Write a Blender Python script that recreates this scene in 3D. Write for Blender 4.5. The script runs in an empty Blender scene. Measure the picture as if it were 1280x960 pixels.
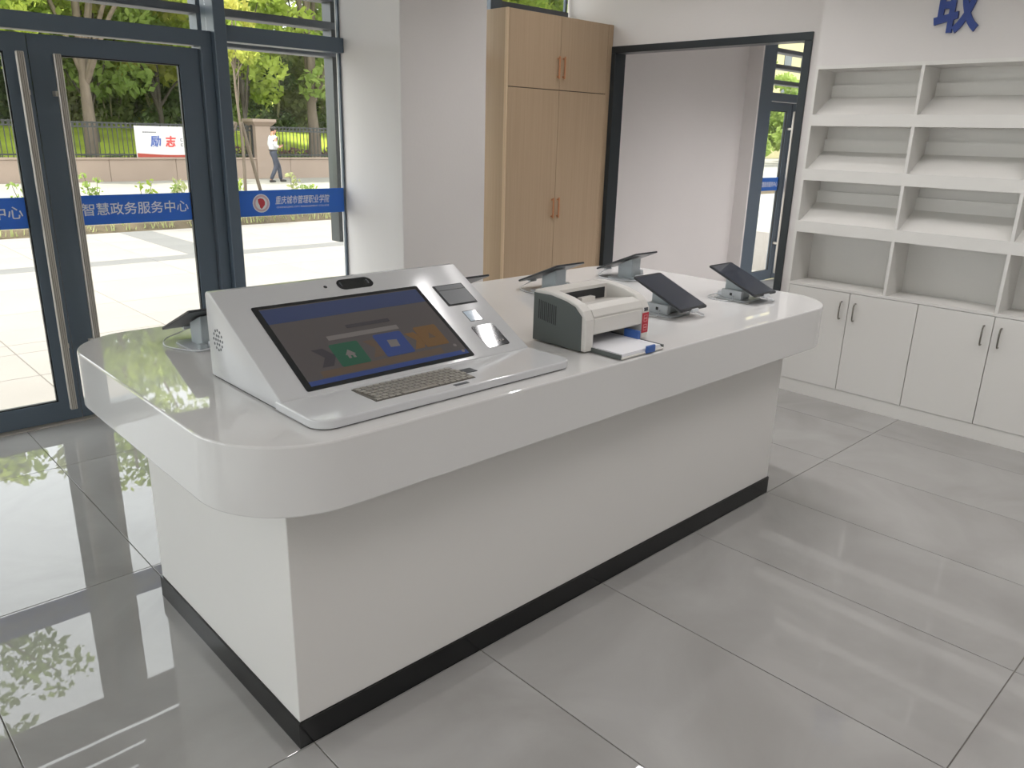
import bpy, bmesh, math, random
import numpy as np
from mathutils import Matrix, Vector

random.seed(7)
RNG = np.random.default_rng(7)
sc = bpy.context.scene
C = sc.collection

# ------------------------------------------------------------------ camera
cam_d = bpy.data.cameras.new('camera')
cam_d.sensor_width = 36.0
cam_d.lens = 976.25 * 36.0 / 1280.0
cam_d.clip_end = 400
cam_o = bpy.data.objects.new('camera', cam_d)
C.objects.link(cam_o)
RX = (0.72707787, -0.68608709, 0.02534315)      # picture-right in room axes
RD = (-0.19152882, -0.2381433, -0.9521578)      # picture-down
RF = (0.65929848, 0.68743892, -0.30455418)      # view direction
cam_o.matrix_world = Matrix(((RX[0], -RD[0], -RF[0], 0.0),
                             (RX[1], -RD[1], -RF[1], 0.0),
                             (RX[2], -RD[2], -RF[2], 1.585),
                             (0, 0, 0, 1)))
sc.camera = cam_o

# ------------------------------------------------------------------ sky, sun, exposure
world = bpy.data.worlds.new('sky')
sc.world = world
world.use_nodes = True
bg = world.node_tree.nodes['Background']
bg.inputs['Color'].default_value = (0.97, 0.985, 1.0, 1)
bg.inputs['Strength'].default_value = 3.3

sun_d = bpy.data.lights.new('sun', 'SUN')
sun_d.energy = 9.0
sun_d.angle = math.radians(3)
sun_d.color = (1.0, 0.95, 0.86)
sun_o = bpy.data.objects.new('sun', sun_d)
C.objects.link(sun_o)
sun_o.rotation_euler = Vector((0.62, -0.10, -1.0)).to_track_quat('-Z', 'Y').to_euler()

sc.view_settings.view_transform = 'Standard'
sc.view_settings.look = 'None'
sc.view_settings.exposure = 0.1
sc.view_settings.gamma = 1.0
sc.view_settings.use_curve_mapping = False

LAMP_POWER = 15.0
ZG = -0.08                                        # outdoor ground level
CEIL = 3.1


# ------------------------------------------------------------------ materials
def lin(c):
    return tuple(((x / 255.0) / 12.92 if x / 255.0 <= 0.04045 else ((x / 255.0 + 0.055) / 1.055) ** 2.4) for x in c)


MATS = {}


def mat(name, rgb, rough=0.5, metal=0.0, spec=0.5, noise=None, bump=None, emit=0.0, srgb=True, coat=0.0):
    """plain principled material; noise=(scale, amount[, stretch]) varies the colour, bump=(scale, strength)"""
    m = bpy.data.materials.new(name)
    m.use_nodes = True
    nt = m.node_tree
    b = nt.nodes['Principled BSDF']
    c = lin(rgb) if srgb else rgb
    b.inputs['Base Color'].default_value = (*c, 1)
    b.inputs['Roughness'].default_value = rough
    b.inputs['Metallic'].default_value = metal
    b.inputs['Specular IOR Level'].default_value = spec
    if coat:
        b.inputs['Coat Weight'].default_value = coat
        b.inputs['Coat Roughness'].default_value = 0.03
    if emit:
        b.inputs['Emission Color'].default_value = (*c, 1)
        b.inputs['Emission Strength'].default_value = emit
    if noise or bump:
        tc = nt.nodes.new('ShaderNodeTexCoord')
    if noise:
        mp = nt.nodes.new('ShaderNodeMapping')
        mp.inputs['Scale'].default_value = noise[2] if len(noise) > 2 else (1, 1, 1)
        n = nt.nodes.new('ShaderNodeTexNoise')
        n.inputs['Scale'].default_value = noise[0]
        n.inputs['Detail'].default_value = 5
        r = nt.nodes.new('ShaderNodeMapRange')
        r.inputs['From Min'].default_value = 0.3
        r.inputs['From Max'].default_value = 0.7
        r.inputs['To Min'].default_value = 1 - noise[1]
        r.inputs['To Max'].default_value = 1 + noise[1]
        h = nt.nodes.new('ShaderNodeHueSaturation')
        h.inputs['Color'].default_value = (*c, 1)
        nt.links.new(tc.outputs['Object'], mp.inputs['Vector'])
        nt.links.new(mp.outputs['Vector'], n.inputs['Vector'])
        nt.links.new(n.outputs['Fac'], r.inputs['Value'])
        nt.links.new(r.outputs['Result'], h.inputs['Value'])
        nt.links.new(h.outputs['Color'], b.inputs['Base Color'])
    if bump:
        n2 = nt.nodes.new('ShaderNodeTexNoise')
        n2.inputs['Scale'].default_value = bump[0]
        n2.inputs['Detail'].default_value = 3
        bp = nt.nodes.new('ShaderNodeBump')
        bp.inputs['Strength'].default_value = bump[1]
        bp.inputs['Distance'].default_value = 0.01
        nt.links.new(tc.outputs['Object'], n2.inputs['Vector'])
        nt.links.new(n2.outputs['Fac'], bp.inputs['Height'])
        nt.links.new(bp.outputs['Normal'], b.inputs['Normal'])
    MATS[name] = m
    return m


def glass_mat(name, tint=(0.965, 0.98, 0.975)):
    m = bpy.data.materials.new(name)
    m.use_nodes = True
    nt = m.node_tree
    nt.nodes.remove(nt.nodes['Principled BSDF'])
    out = nt.nodes['Material Output']
    t = nt.nodes.new('ShaderNodeBsdfTransparent')
    t.inputs['Color'].default_value = (*tint, 1)
    g = nt.nodes.new('ShaderNodeBsdfGlossy')
    g.inputs['Roughness'].default_value = 0.0
    lw = nt.nodes.new('ShaderNodeLayerWeight')
    lw.inputs['Blend'].default_value = 0.5
    pw = nt.nodes.new('ShaderNodeMath')
    pw.operation = 'POWER'
    pw.inputs[1].default_value = 5.0
    f = nt.nodes.new('ShaderNodeMath')
    f.operation = 'MULTIPLY_ADD'
    f.inputs[1].default_value = 0.9
    f.inputs[2].default_value = 0.035
    mx = nt.nodes.new('ShaderNodeMixShader')
    nt.links.new(lw.outputs['Facing'], pw.inputs[0])
    nt.links.new(pw.outputs[0], f.inputs[0])
    nt.links.new(f.outputs[0], mx.inputs['Fac'])
    nt.links.new(t.outputs['BSDF'], mx.inputs[1])
    nt.links.new(g.outputs['BSDF'], mx.inputs[2])
    nt.links.new(mx.outputs['Shader'], out.inputs['Surface'])
    MATS[name] = m
    return m


def leaf_mat(name, c1, c2, trans=0.6, scale=0.6):
    m = bpy.data.materials.new(name)
    m.use_nodes = True
    nt = m.node_tree
    nt.nodes.remove(nt.nodes['Principled BSDF'])
    out = nt.nodes['Material Output']
    tc = nt.nodes.new('ShaderNodeTexCoord')
    n = nt.nodes.new('ShaderNodeTexNoise')
    n.inputs['Scale'].default_value = scale
    n.inputs['Detail'].default_value = 6
    r = nt.nodes.new('ShaderNodeValToRGB')
    r.color_ramp.elements[0].position = 0.35
    r.color_ramp.elements[1].position = 0.65
    r.color_ramp.elements[0].color = (*lin(c1), 1)
    r.color_ramp.elements[1].color = (*lin(c2), 1)
    d = nt.nodes.new('ShaderNodeBsdfDiffuse')
    t = nt.nodes.new('ShaderNodeBsdfTranslucent')
    mx = nt.nodes.new('ShaderNodeMixShader')
    mx.inputs['Fac'].default_value = trans
    nt.links.new(tc.outputs['Object'], n.inputs['Vector'])
    nt.links.new(n.outputs['Fac'], r.inputs['Fac'])
    nt.links.new(r.outputs['Color'], d.inputs['Color'])
    nt.links.new(r.outputs['Color'], t.inputs['Color'])
    nt.links.new(d.outputs['BSDF'], mx.inputs[1])
    nt.links.new(t.outputs['BSDF'], mx.inputs[2])
    nt.links.new(mx.outputs['Shader'], out.inputs['Surface'])
    MATS[name] = m
    return m


def film_mat(name, rgb, trans=0.45):
    """printed adhesive film: lets some daylight glow through"""
    m = bpy.data.materials.new(name)
    m.use_nodes = True
    nt = m.node_tree
    nt.nodes.remove(nt.nodes['Principled BSDF'])
    d = nt.nodes.new('ShaderNodeBsdfDiffuse')
    t = nt.nodes.new('ShaderNodeBsdfTranslucent')
    mx = nt.nodes.new('ShaderNodeMixShader')
    mx.inputs['Fac'].default_value = trans
    d.inputs['Color'].default_value = (*lin(rgb), 1)
    t.inputs['Color'].default_value = (*[c * 0.6 for c in lin(rgb)], 1)
    nt.links.new(d.outputs['BSDF'], mx.inputs[1])
    nt.links.new(t.outputs['BSDF'], mx.inputs[2])
    nt.links.new(mx.outputs['Shader'], nt.nodes['Material Output'].inputs['Surface'])
    MATS[name] = m
    return m


def wood_mat(name, c1, c2):
    m = bpy.data.materials.new(name)
    m.use_nodes = True
    nt = m.node_tree
    b = nt.nodes['Principled BSDF']
    tc = nt.nodes.new('ShaderNodeTexCoord')
    mp = nt.nodes.new('ShaderNodeMapping')
    mp.inputs['Scale'].default_value = (38, 38, 1.1)
    n = nt.nodes.new('ShaderNodeTexNoise')
    n.inputs['Scale'].default_value = 1.6
    n.inputs['Detail'].default_value = 7
    n.inputs['Distortion'].default_value = 0.4
    r = nt.nodes.new('ShaderNodeValToRGB')
    r.color_ramp.elements[0].position = 0.3
    r.color_ramp.elements[1].position = 0.7
    r.color_ramp.elements[0].color = (*lin(c1), 1)
    r.color_ramp.elements[1].color = (*lin(c2), 1)
    nt.links.new(tc.outputs['Object'], mp.inputs['Vector'])
    nt.links.new(mp.outputs['Vector'], n.inputs['Vector'])
    nt.links.new(n.outputs['Fac'], r.inputs['Fac'])
    nt.links.new(r.outputs['Color'], b.inputs['Base Color'])
    b.inputs['Roughness'].default_value = 0.45
    MATS[name] = m
    return m


def tile_mat(name, rgb, vein):
    """polished porcelain: soft cloudy veining, slight surface waviness"""
    m = bpy.data.materials.new(name)
    m.use_nodes = True
    nt = m.node_tree
    b = nt.nodes['Principled BSDF']
    tc = nt.nodes.new('ShaderNodeTexCoord')
    oi = nt.nodes.new('ShaderNodeObjectInfo')
    ad = nt.nodes.new('ShaderNodeVectorMath')
    ad.operation = 'ADD'
    sc_ = nt.nodes.new('ShaderNodeVectorMath')
    sc_.operation = 'SCALE'
    sc_.inputs['Scale'].default_value = 37.0
    n = nt.nodes.new('ShaderNodeTexNoise')
    n.inputs['Scale'].default_value = 1.7
    n.inputs['Detail'].default_value = 8
    n.inputs['Distortion'].default_value = 1.2
    r = nt.nodes.new('ShaderNodeValToRGB')
    r.color_ramp.elements[0].position = 0.3
    r.color_ramp.elements[1].position = 0.72
    r.color_ramp.elements[0].color = (*lin(vein), 1)
    r.color_ramp.elements[1].color = (*lin(rgb), 1)
    cb = nt.nodes.new('ShaderNodeCombineXYZ')
    nt.links.new(oi.outputs['Random'], cb.inputs[0])
    nt.links.new(oi.outputs['Random'], cb.inputs[1])
    nt.links.new(cb.outputs[0], sc_.inputs[0])
    nt.links.new(tc.outputs['Object'], ad.inputs[0])
    nt.links.new(sc_.outputs[0], ad.inputs[1])
    nt.links.new(ad.outputs[0], n.inputs['Vector'])
    nt.links.new(n.outputs['Fac'], r.inputs['Fac'])
    nt.links.new(r.outputs['Color'], b.inputs['Base Color'])
    b.inputs['Roughness'].default_value = 0.012
    b.inputs['IOR'].default_value = 1.65
    n2 = nt.nodes.new('ShaderNodeTexNoise')
    n2.inputs['Scale'].default_value = 7.0
    n2.inputs['Detail'].default_value = 1
    bp = nt.nodes.new('ShaderNodeBump')
    bp.inputs['Strength'].default_value = 0.004
    bp.inputs['Distance'].default_value = 0.02
    nt.links.new(tc.outputs['Object'], n2.inputs['Vector'])
    nt.links.new(n2.outputs['Fac'], bp.inputs['Height'])
    nt.links.new(bp.outputs['Normal'], b.inputs['Normal'])
    MATS[name] = m
    return m


mat('wall_paint', (223, 219, 217), 0.75, noise=(1.5, 0.015), bump=(60, 0.05))
mat('ceiling_paint', (226, 225, 223), 0.8)
tile_mat('floor_tile', (168, 167, 165), (151, 149, 147))
mat('grout', (112, 108, 102), 0.9)
mat('frame_metal', (90, 103, 116), 0.35, 0.0, 0.5)
mat('frame_black', (40, 47, 51), 0.28, 0.0, 0.5)
mat('louver_metal', (92, 98, 108), 0.45)
mat('steel', (196, 190, 182), 0.38, 0.5)
glass_mat('glass')
film_mat('sticker_blue', (98, 152, 234))
film_mat('sticker_white', (246, 248, 250), 0.05)
mat('emblem_red', (205, 70, 80), 0.5)
mat('emblem_pink', (226, 196, 204), 0.5)
mat('solid_surface', (222, 221, 220), 0.025, 0, 0.6)
mat('counter_body', (224, 222, 219), 0.32, 0, 0.4)
mat('kick_black', (11, 13, 15), 0.16, 0, 0.5)
mat('kiosk_white', (203, 204, 206), 0.16, 0, 0.5)
mat('kiosk_panel', (212, 213, 215), 0.1, 0, 0.5)
mat('black_gloss', (22, 26, 30), 0.06, 0, 0.5)
mat('black_matte', (38, 40, 42), 0.5)
mat('dark_grey', (72, 76, 80), 0.4)
mat('key_metal', (176, 172, 164), 0.35, 0.6)
mat('key_plate', (120, 116, 108), 0.4, 0.5)
mat('screen_glass', (70, 66, 66), 0.06, 0, 0.5, emit=0.35)
mat('screen_blue', (46, 56, 86), 0.06, 0, 0.5, emit=0.35)
mat('screen_blue2', (42, 58, 104), 0.06, 0, 0.5, emit=0.35)
mat('screen_green', (34, 72, 56), 0.06, 0, 0.5, emit=0.35)
mat('screen_orange', (92, 70, 44), 0.06, 0, 0.5, emit=0.35)
mat('screen_tan', (78, 66, 56), 0.06, 0, 0.5, emit=0.35)
mat('screen_pale', (98, 94, 92), 0.06, 0, 0.5, emit=0.35)
mat('screen_dark', (52, 50, 54), 0.06, 0, 0.5, emit=0.35)
mat('reader_window', (196, 212, 226), 0.05, 0, 0.6)
mat('printer_white', (224, 221, 216), 0.35)
mat('printer_grey', (92, 98, 96), 0.5, bump=(400, 0.1))
mat('paper', (236, 236, 240), 0.7)
mat('printer_blue', (66, 104, 176), 0.4)
mat('sticker_red', (190, 48, 62), 0.5)
mat('sticker_pink', (222, 150, 156), 0.5)
mat('tablet_black', (30, 33, 38), 0.3)
mat('tablet_screen', (36, 42, 56), 0.04, 0, 0.6, emit=0.15)
mat('stand_white', (206, 210, 214), 0.3)
mat('stand_grey', (170, 178, 182), 0.3)
mat('cable_white', (226, 228, 232), 0.45)
mat('lamp_white', (240, 240, 240), 0.5)
wood_mat('wood', (182, 158, 130), (189, 165, 137))
wood_mat('wood_edge', (214, 190, 158), (224, 200, 168))
mat('copper', (204, 146, 108), 0.35, 0.3)
mat('shelf_white', (226, 224, 220), 0.38, 0, 0.4)
mat('shelf_gap', (70, 66, 62), 0.8)
mat('handle_chrome', (140, 136, 130), 0.22, 0.9)
mat('letter_blue', (36, 64, 140), 0.4)
mat('paving', (128, 123, 118), 0.75, noise=(0.9, 0.06), bump=(40, 0.1))
mat('paving_grey', (98, 97, 96), 0.75, noise=(2.0, 0.06))
mat('paving_joint', (100, 95, 90), 0.9)
mat('road', (138, 135, 128), 0.85, noise=(0.4, 0.05))
mat('stone_wall', (146, 129, 115), 0.8, noise=(1.2, 0.07), bump=(25, 0.2))
mat('iron', (44, 46, 44), 0.5)
mat('soil', (84, 74, 56), 0.95, noise=(6, 0.25), bump=(30, 0.6))
mat('grass', (150, 166, 52), 0.9, noise=(1.5, 0.25), bump=(30, 0.5))
mat('flower_pink', (104, 56, 78), 0.9, noise=(5, 0.25), bump=(30, 0.5))
mat('bark', (112, 100, 86), 0.9, noise=(9, 0.2, (1, 1, 0.3)), bump=(20, 0.5))
mat('bark_dark', (74, 68, 58), 0.9, noise=(9, 0.2, (1, 1, 0.3)), bump=(20, 0.5))
leaf_mat('leaf_bright', (134, 158, 66), (196, 208, 104))
leaf_mat('leaf_mid', (122, 146, 78), (172, 190, 106))
leaf_mat('leaf_dull', (146, 154, 104), (192, 196, 142))
leaf_mat('leaf_yellow', (148, 168, 76), (192, 184, 98))
leaf_mat('leaf_bush', (78, 100, 60), (130, 148, 96))
mat('bamboo', (150, 146, 104), 0.7)
mat('sign_white', (196, 193, 191), 0.5)
mat('sign_red', (150, 50, 32), 0.5)
mat('sign_ink', (60, 62, 74), 0.6)
mat('sign_blue_ink', (58, 84, 150), 0.6)
mat('sign_red_ink', (196, 62, 58), 0.6)
mat('skin', (176, 128, 104), 0.5)
mat('hair', (32, 28, 26), 0.6)
mat('shirt', (196, 196, 200), 0.7)
mat('trousers', (50, 54, 66), 0.8)
mat('leather', (34, 30, 28), 0.4)
mat('house_cream', (196, 186, 140), 0.8, noise=(0.3, 0.04))
mat('house_glass', (84, 92, 92), 0.2)


# ------------------------------------------------------------------ mesh helpers
class MB:
    """collects simple solids into one bmesh"""

    def __init__(self):
        self.bm = bmesh.new()

    def hexa(self, pts):
        """8 points: bottom ring (ccw from above) then top ring"""
        v = [self.bm.verts.new(p) for p in pts]
        for f in ((3, 2, 1, 0), (4, 5, 6, 7), (0, 1, 5, 4), (1, 2, 6, 5), (2, 3, 7, 6), (3, 0, 4, 7)):
            self.bm.faces.new([v[i] for i in f])
        return self

    def box(self, x0, x1, y0, y1, z0, z1):
        return self.hexa([(x0, y0, z0), (x1, y0, z0), (x1, y1, z0), (x0, y1, z0),
                          (x0, y0, z1), (x1, y0, z1), (x1, y1, z1), (x0, y1, z1)])

    def prism(self, ring, vec):
        """closed planar ring extruded by vec"""
        a = [self.bm.verts.new(p) for p in ring]
        b = [self.bm.verts.new((p[0] + vec[0], p[1] + vec[1], p[2] + vec[2])) for p in ring]
        n = len(ring)
        self.bm.faces.new(a)
        self.bm.faces.new(b[::-1])
        for i in range(n):
            self.bm.faces.new((a[i], b[i], b[(i + 1) % n], a[(i + 1) % n]))
        return self

    def quad(self, a, b, c, d):
        self.bm.faces.new([self.bm.verts.new(p) for p in (a, b, c, d)])
        return self

    def tube(self, path, r, seg=8, cap=True):
        path = [Vector(p) for p in path]
        rr = r if isinstance(r, (list, tuple)) else [r] * len(path)
        rings = []
        prev = None
        for i, p in enumerate(path):
            t = (path[min(i + 1, len(path) - 1)] - path[max(i - 1, 0)]).normalized()
            ref = prev if prev is not None else (Vector((0, 0, 1)) if abs(t.z) < 0.9 else Vector((1, 0, 0)))
            u = t.cross(ref)
            if u.length < 1e-6:
                u = t.cross(Vector((0, 1, 0)))
            u.normalize()
            w = u.cross(t).normalized()
            prev = w
            rings.append([self.bm.verts.new(p + (u * math.cos(2 * math.pi * k / seg) + w * math.sin(2 * math.pi * k / seg)) * rr[i]) for k in range(seg)])
        for a, b in zip(rings[:-1], rings[1:]):
            for k in range(seg):
                self.bm.faces.new((a[k], a[(k + 1) % seg], b[(k + 1) % seg], b[k]))
        if cap:
            self.bm.faces.new(rings[0][::-1])
            self.bm.faces.new(rings[-1])
        return self

    def sphere(self, c, r, sx=1, sy=1, sz=1, seg=12):
        m = Matrix.Translation(c) @ Matrix.Diagonal((sx * r, sy * r, sz * r, 1))
        bmesh.ops.create_uvsphere(self.bm, u_segments=seg, v_segments=max(6, seg // 2 + 2), radius=1, matrix=m)
        return self

    def bevel(self, w, seg=2, angle=0.6):
        bmesh.ops.recalc_face_normals(self.bm, faces=self.bm.faces[:])
        ed = [e for e in self.bm.edges if len(e.link_faces) == 2 and e.calc_face_angle(0) > angle]
        bmesh.ops.bevel(self.bm, geom=ed, offset=w, segments=seg, affect='EDGES', profile=0.5, clamp_overlap=True)
        return self

    def mesh(self, name, material, smooth=False, recalc=True):
        if recalc:
            bmesh.ops.recalc_face_normals(self.bm, faces=self.bm.faces[:])
        me = bpy.data.meshes.new(name)
        self.bm.to_mesh(me)
        self.bm.free()
        me.materials.append(MATS[material])
        if smooth:
            me.shade_smooth()
            me.set_sharp_from_angle(angle=math.radians(20 if smooth is True else 80))
        return me


def link(name, me, parent=None, loc=None):
    o = bpy.data.objects.new(name, me)
    C.objects.link(o)
    if parent is not None:
        o.parent = parent
    if loc is not None:
        o.location = loc
    return o


def world_loc(o):
    v = Vector(o.location)
    p = o.parent
    while p is not None:
        v = v + Vector(p.location)
        p = p.parent
    return v


def put(name, mb, material, parent=None, smooth=False, recalc=True, label=None):
    """mb holds coordinates in the room's axes; the object keeps them wherever its parent stands"""
    me = mb.mesh(name, material, smooth, recalc)
    o = link(name, me, parent)
    if parent is not None:
        d = world_loc(parent)
        if d.length > 1e-9:
            o.location = -d
    if label:
        o['label'] = label
    return o


def loc_part(name, mb, material, parent, smooth=False, label=None):
    """mb holds coordinates in the parent's own axes"""
    o = link(name, mb.mesh(name, material, smooth), parent)
    if label:
        o['label'] = label
    return o


def thing(name, label, cat, loc=(0, 0, 0), rotz=0.0, group=None):
    o = bpy.data.objects.new(name, None)
    o.empty_display_size = 0.1
    C.objects.link(o)
    o.location = loc
    o.rotation_euler = (0, 0, rotz)
    o['label'] = label
    o['category'] = cat
    if group:
        o['group'] = group
    return o


def tag(o, label, cat, group=None):
    o['label'] = label
    o['category'] = cat
    if group:
        o['group'] = group
    return o


def struct(name, mb=None, material=None, label=None, smooth=False):
    if mb is None:
        o = bpy.data.objects.new(name, None)
        C.objects.link(o)
    else:
        o = link(name, mb.mesh(name, material, smooth))
    o['kind'] = 'structure'
    if label:
        o['label'] = label
    return o


def copy_tree(o, parent=None):
    c = o.copy()
    C.objects.link(c)
    c.parent = parent
    for ch in list(o.children):
        copy_tree(ch, c)
    return c


def text_mesh(name, body, size, material, extrude=0.001, offset=0.0, shear=0.0, spacing=1.0):
    cu = bpy.data.curves.new(name, 'FONT')
    cu.body = body
    cu.size = size
    cu.extrude = extrude
    cu.offset = offset
    cu.shear = shear
    cu.space_character = spacing
    cu.resolution_u = 3
    cu.align_x = 'LEFT'
    o = bpy.data.objects.new(name, cu)
    C.objects.link(o)
    bpy.context.view_layer.update()
    me = bpy.data.meshes.new_from_object(o.evaluated_get(bpy.context.evaluated_depsgraph_get()))
    bpy.data.objects.remove(o)
    bpy.data.curves.remove(cu)
    me.name = name
    me.materials.clear()
    me.materials.append(MATS[material])
    return me


def fit_text(me, w, h, origin, xdir, ydir):
    """scale the flat text to w x h and lay it into the plane (origin, xdir, ydir)"""
    co = np.empty(len(me.vertices) * 3, np.float32)
    me.vertices.foreach_get('co', co)
    co = co.reshape(-1, 3)
    lo, hi = co.min(0), co.max(0)
    u = (co[:, 0] - lo[0]) / max(hi[0] - lo[0], 1e-6) * w
    v = (co[:, 1] - lo[1]) / max(hi[1] - lo[1], 1e-6) * h
    X, Y = np.array(xdir, float), np.array(ydir, float)
    Z = np.cross(X, Y)
    P = np.array(origin) + u[:, None] * X + v[:, None] * Y + co[:, 2:3] * Z
    me.vertices.foreach_set('co', P.astype(np.float32).ravel())
    me.update()
    return me


def rr_ring(x0, x1, y0, y1, r, n=8):
    """rounded rectangle, ccw"""
    pts = []
    rs = r if isinstance(r, (list, tuple)) else [r] * 4
    for (cx, cy, a0, q) in ((x1 - rs[0], y0 + rs[0], -90, rs[0]), (x1 - rs[1], y1 - rs[1], 0, rs[1]),
                            (x0 + rs[2], y1 - rs[2], 90, rs[2]), (x0 + rs[3], y0 + rs[3], 180, rs[3])):
        for k in range(n + 1):
            a = math.radians(a0 + 90.0 * k / n)
            pts.append((cx + q * math.cos(a), cy + q * math.sin(a)))
    return pts


# ================================================================== THE ROOM SHELL
FY = 4.62                    # inner face of the glazed front
XE = 4.97                    # end wall with the framed opening

# floor: slab in grout colour with single 600 x 1200 tiles on it
floor = struct('floor', MB().box(-7.0, 11.0, -4.0, 4.74, -0.08, -0.004), 'grout', 'polished grey tiled floor')
G = 0.0016
tile_cache = {}


def tile_mesh(w, h):
    k = (round(w, 3), round(h, 3))
    if k not in tile_cache:
        mb = MB().box(-w / 2, w / 2, -h / 2, h / 2, -0.012, 0.0).bevel(0.0008, 1)
        tile_cache[k] = mb.mesh('floor_tile', 'floor_tile')
    return tile_cache[k]


xs = [-7.0] + [0.222 + 0.6 * k for k in range(-12, 18)] + [11.0]
ys = [-4.0, -3.207, -2.007, -0.807, 0.393, 1.593, 2.793, 3.993, 4.74]
for i in range(len(xs) - 1):
    for j in range(len(ys) - 1):
        a, b, c, d = xs[i] + G, xs[i + 1] - G, ys[j] + G, ys[j + 1] - G
        if b - a < 0.02 or ((a > 7.0 or a < -2.4) and d < 0):
            continue
        link('floor_tile', tile_mesh(b - a, d - c), floor, ((a + b) / 2, (c + d) / 2, 0.0))

struct('ceiling', MB().box(-7.0, 11.0, -4.0, 4.9, CEIL, CEIL + 0.1), 'ceiling_paint')
wl_ = MB().box(-7.1, -7.0, -4.0, 4.74, 0, 0.5).box(-7.1, -7.0, -4.0, 4.74, 2.9, CEIL)
wl_.box(-7.1, -7.0, -4.0, -3.4, 0.5, 2.9).box(-7.1, -7.0, 4.5, 4.74, 0.5, 2.9)
struct('wall_left', wl_, 'wall_paint', 'white side wall with an added wide window')
w6 = struct('added_window_6', None, None, 'wide unseen window added to the side wall for daylight')  # unseen window, added to bring daylight in from this side
fr6 = MB()
for yy_ in (-3.4, -1.45, 0.5, 2.45, 4.44):
    fr6.box(-7.09, -7.01, yy_, yy_ + 0.06, 0.5, 2.9)
fr6.box(-7.09, -7.01, -3.4, 4.5, 0.5, 0.56).box(-7.09, -7.01, -3.4, 4.5, 2.84, 2.9)
put('window_frame', fr6, 'frame_metal', w6)
for yy_ in (-3.34, -1.39, 0.56, 2.51):
    put('glass_pane', MB().box(-7.053, -7.047, yy_, yy_ + 1.9, 0.56, 2.84), 'glass', w6)
struct('wall_back', MB().box(-7.0, 11.0, -4.1, -4.0, 0, CEIL), 'wall_paint')
struct('wall_far', MB().box(11.0, 11.1, -4.0, 4.74, 0, CEIL), 'wall_paint')

# end wall: opening y 2.563..4.18, top 2.235
we = MB()
we.box(XE, XE + 0.1, 2.418, 4.66, 2.235, CEIL)
we.box(XE, XE + 0.1, 2.418, 2.563, 0, 2.235)
we.box(XE, XE + 0.1, 4.18, 4.66, 0, 2.235)
we.box(5.02, 5.12, -4.0, 2.418, 0, CEIL)
struct('wall_right', we, 'wall_paint', 'white end wall with a black framed opening')
# the thicker wall over the built-in shelves
struct('wall_bulkhead', MB().box(4.77, 5.02, -4.0, 2.417, 2.02, CEIL), 'wall_paint', 'white wall standing proud above the built-in shelves')
# black aluminium lining of the opening
of = struct('trim_1', None, None, 'black aluminium frame lining the opening in the end wall')
fx0, fx1 = XE - 0.012, XE + 0.112
put('jamb', MB().box(fx0, fx1, 2.560, 2.612, 0, 2.19).bevel(0.002, 1), 'frame_black', of)
put('jamb', MB().box(fx0, fx1, 4.130, 4.183, 0, 2.19).bevel(0.002, 1), 'frame_black', of)
put('head', MB().box(fx0, fx1, 2.560, 4.183, 2.19, 2.238).bevel(0.002, 1), 'frame_black', of)

# column standing at the glazed front
struct('wall_column', MB().box(2.872, 3.537, 4.0, 4.70, 0, CEIL).bevel(0.004, 1), 'wall_paint', 'square white column in front of the glazing')

# solid front wall of the next room, with a shallow pilaster
wf = MB()
wf.box(5.07, 7.66, 4.62, 4.74, 0, CEIL)
wf.box(7.66, 7.685, 4.46, 4.74, 0, CEIL)
wf.box(9.55, 11.0, 4.62, 4.74, 0, CEIL)
struct('wall_front', wf, 'wall_paint', 'white front wall of the room beyond')


# ================================================================== GLAZED FRONT
def banner(parent, x0, x1, z0, z1, y, text=None, tx0=0, tx1=0, tz0=0, tz1=0):
    b = put('banner_sticker', MB().box(x0, x1, y - 0.0012, y, z0, z1), 'sticker_blue', parent, label='blue safety band stuck across the glass')
    if text:
        me = text_mesh('lettering', text, 0.1, 'sticker_white', 0.0004, 0.0009)
        fit_text(me, tx1 - tx0, tz1 - tz0, (tx0, y - 0.0018, tz0), (1, 0, 0), (0, 0, 1))
        o = link('lettering', me, b)
        o.location = -world_loc(b)
    return b


def bar_handle(parent, x, z0, z1, side):
    """full height flat pull bar on square brackets"""
    h = put('pull_handle', MB().box(x - 0.017, x + 0.017, 4.548, 4.572, z0, z1).bevel(0.003, 1), 'steel', parent, label='brushed steel full-height pull bar')
    for z in (0.44, 1.72):
        put('bracket', MB().box(x - 0.012 + side * 0.014, x + 0.012 + side * 0.014, 4.572, 4.640, z - 0.012, z + 0.012), 'steel', h)
    for k in (-1, 0, 1):
        put('groove', MB().box(x + k * 0.009 - 0.001, x + k * 0.009 + 0.001, 4.5472, 4.549, z0 + 0.004, z1 - 0.004), 'key_plate', h)


def leaf(door, x0, x1, gx0, gx1):
    lf = MB()
    y0, y1 = 4.630, 4.672
    lf.box(x0, gx0, y0, y1, 0.012, 1.994)
    lf.box(gx1, x1, y0, y1, 0.012, 1.994)
    lf.box(gx0, gx1, y0, y1, 1.905, 1.994)
    lf.box(gx0, gx1, y0, y1, 0.012, 0.120)
    l = put('door_leaf', lf, 'frame_metal', door)
    put('glass_pane', MB().box(gx0 - 0.004, gx1 + 0.004, 4.648, 4.654, 0.116, 1.909), 'glass', l)
    bead = MB()
    for (a, b, c, d) in ((gx0, gx0 + 0.007, 0.12, 1.905), (gx1 - 0.007, gx1, 0.12, 1.905), (gx0, gx1, 0.12, 0.127), (gx0, gx1, 1.898, 1.905)):
        bead.box(a, b, 4.640, 4.662, c, d)
    put('glazing_bead', bead, 'black_matte', l)
    return l


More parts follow.
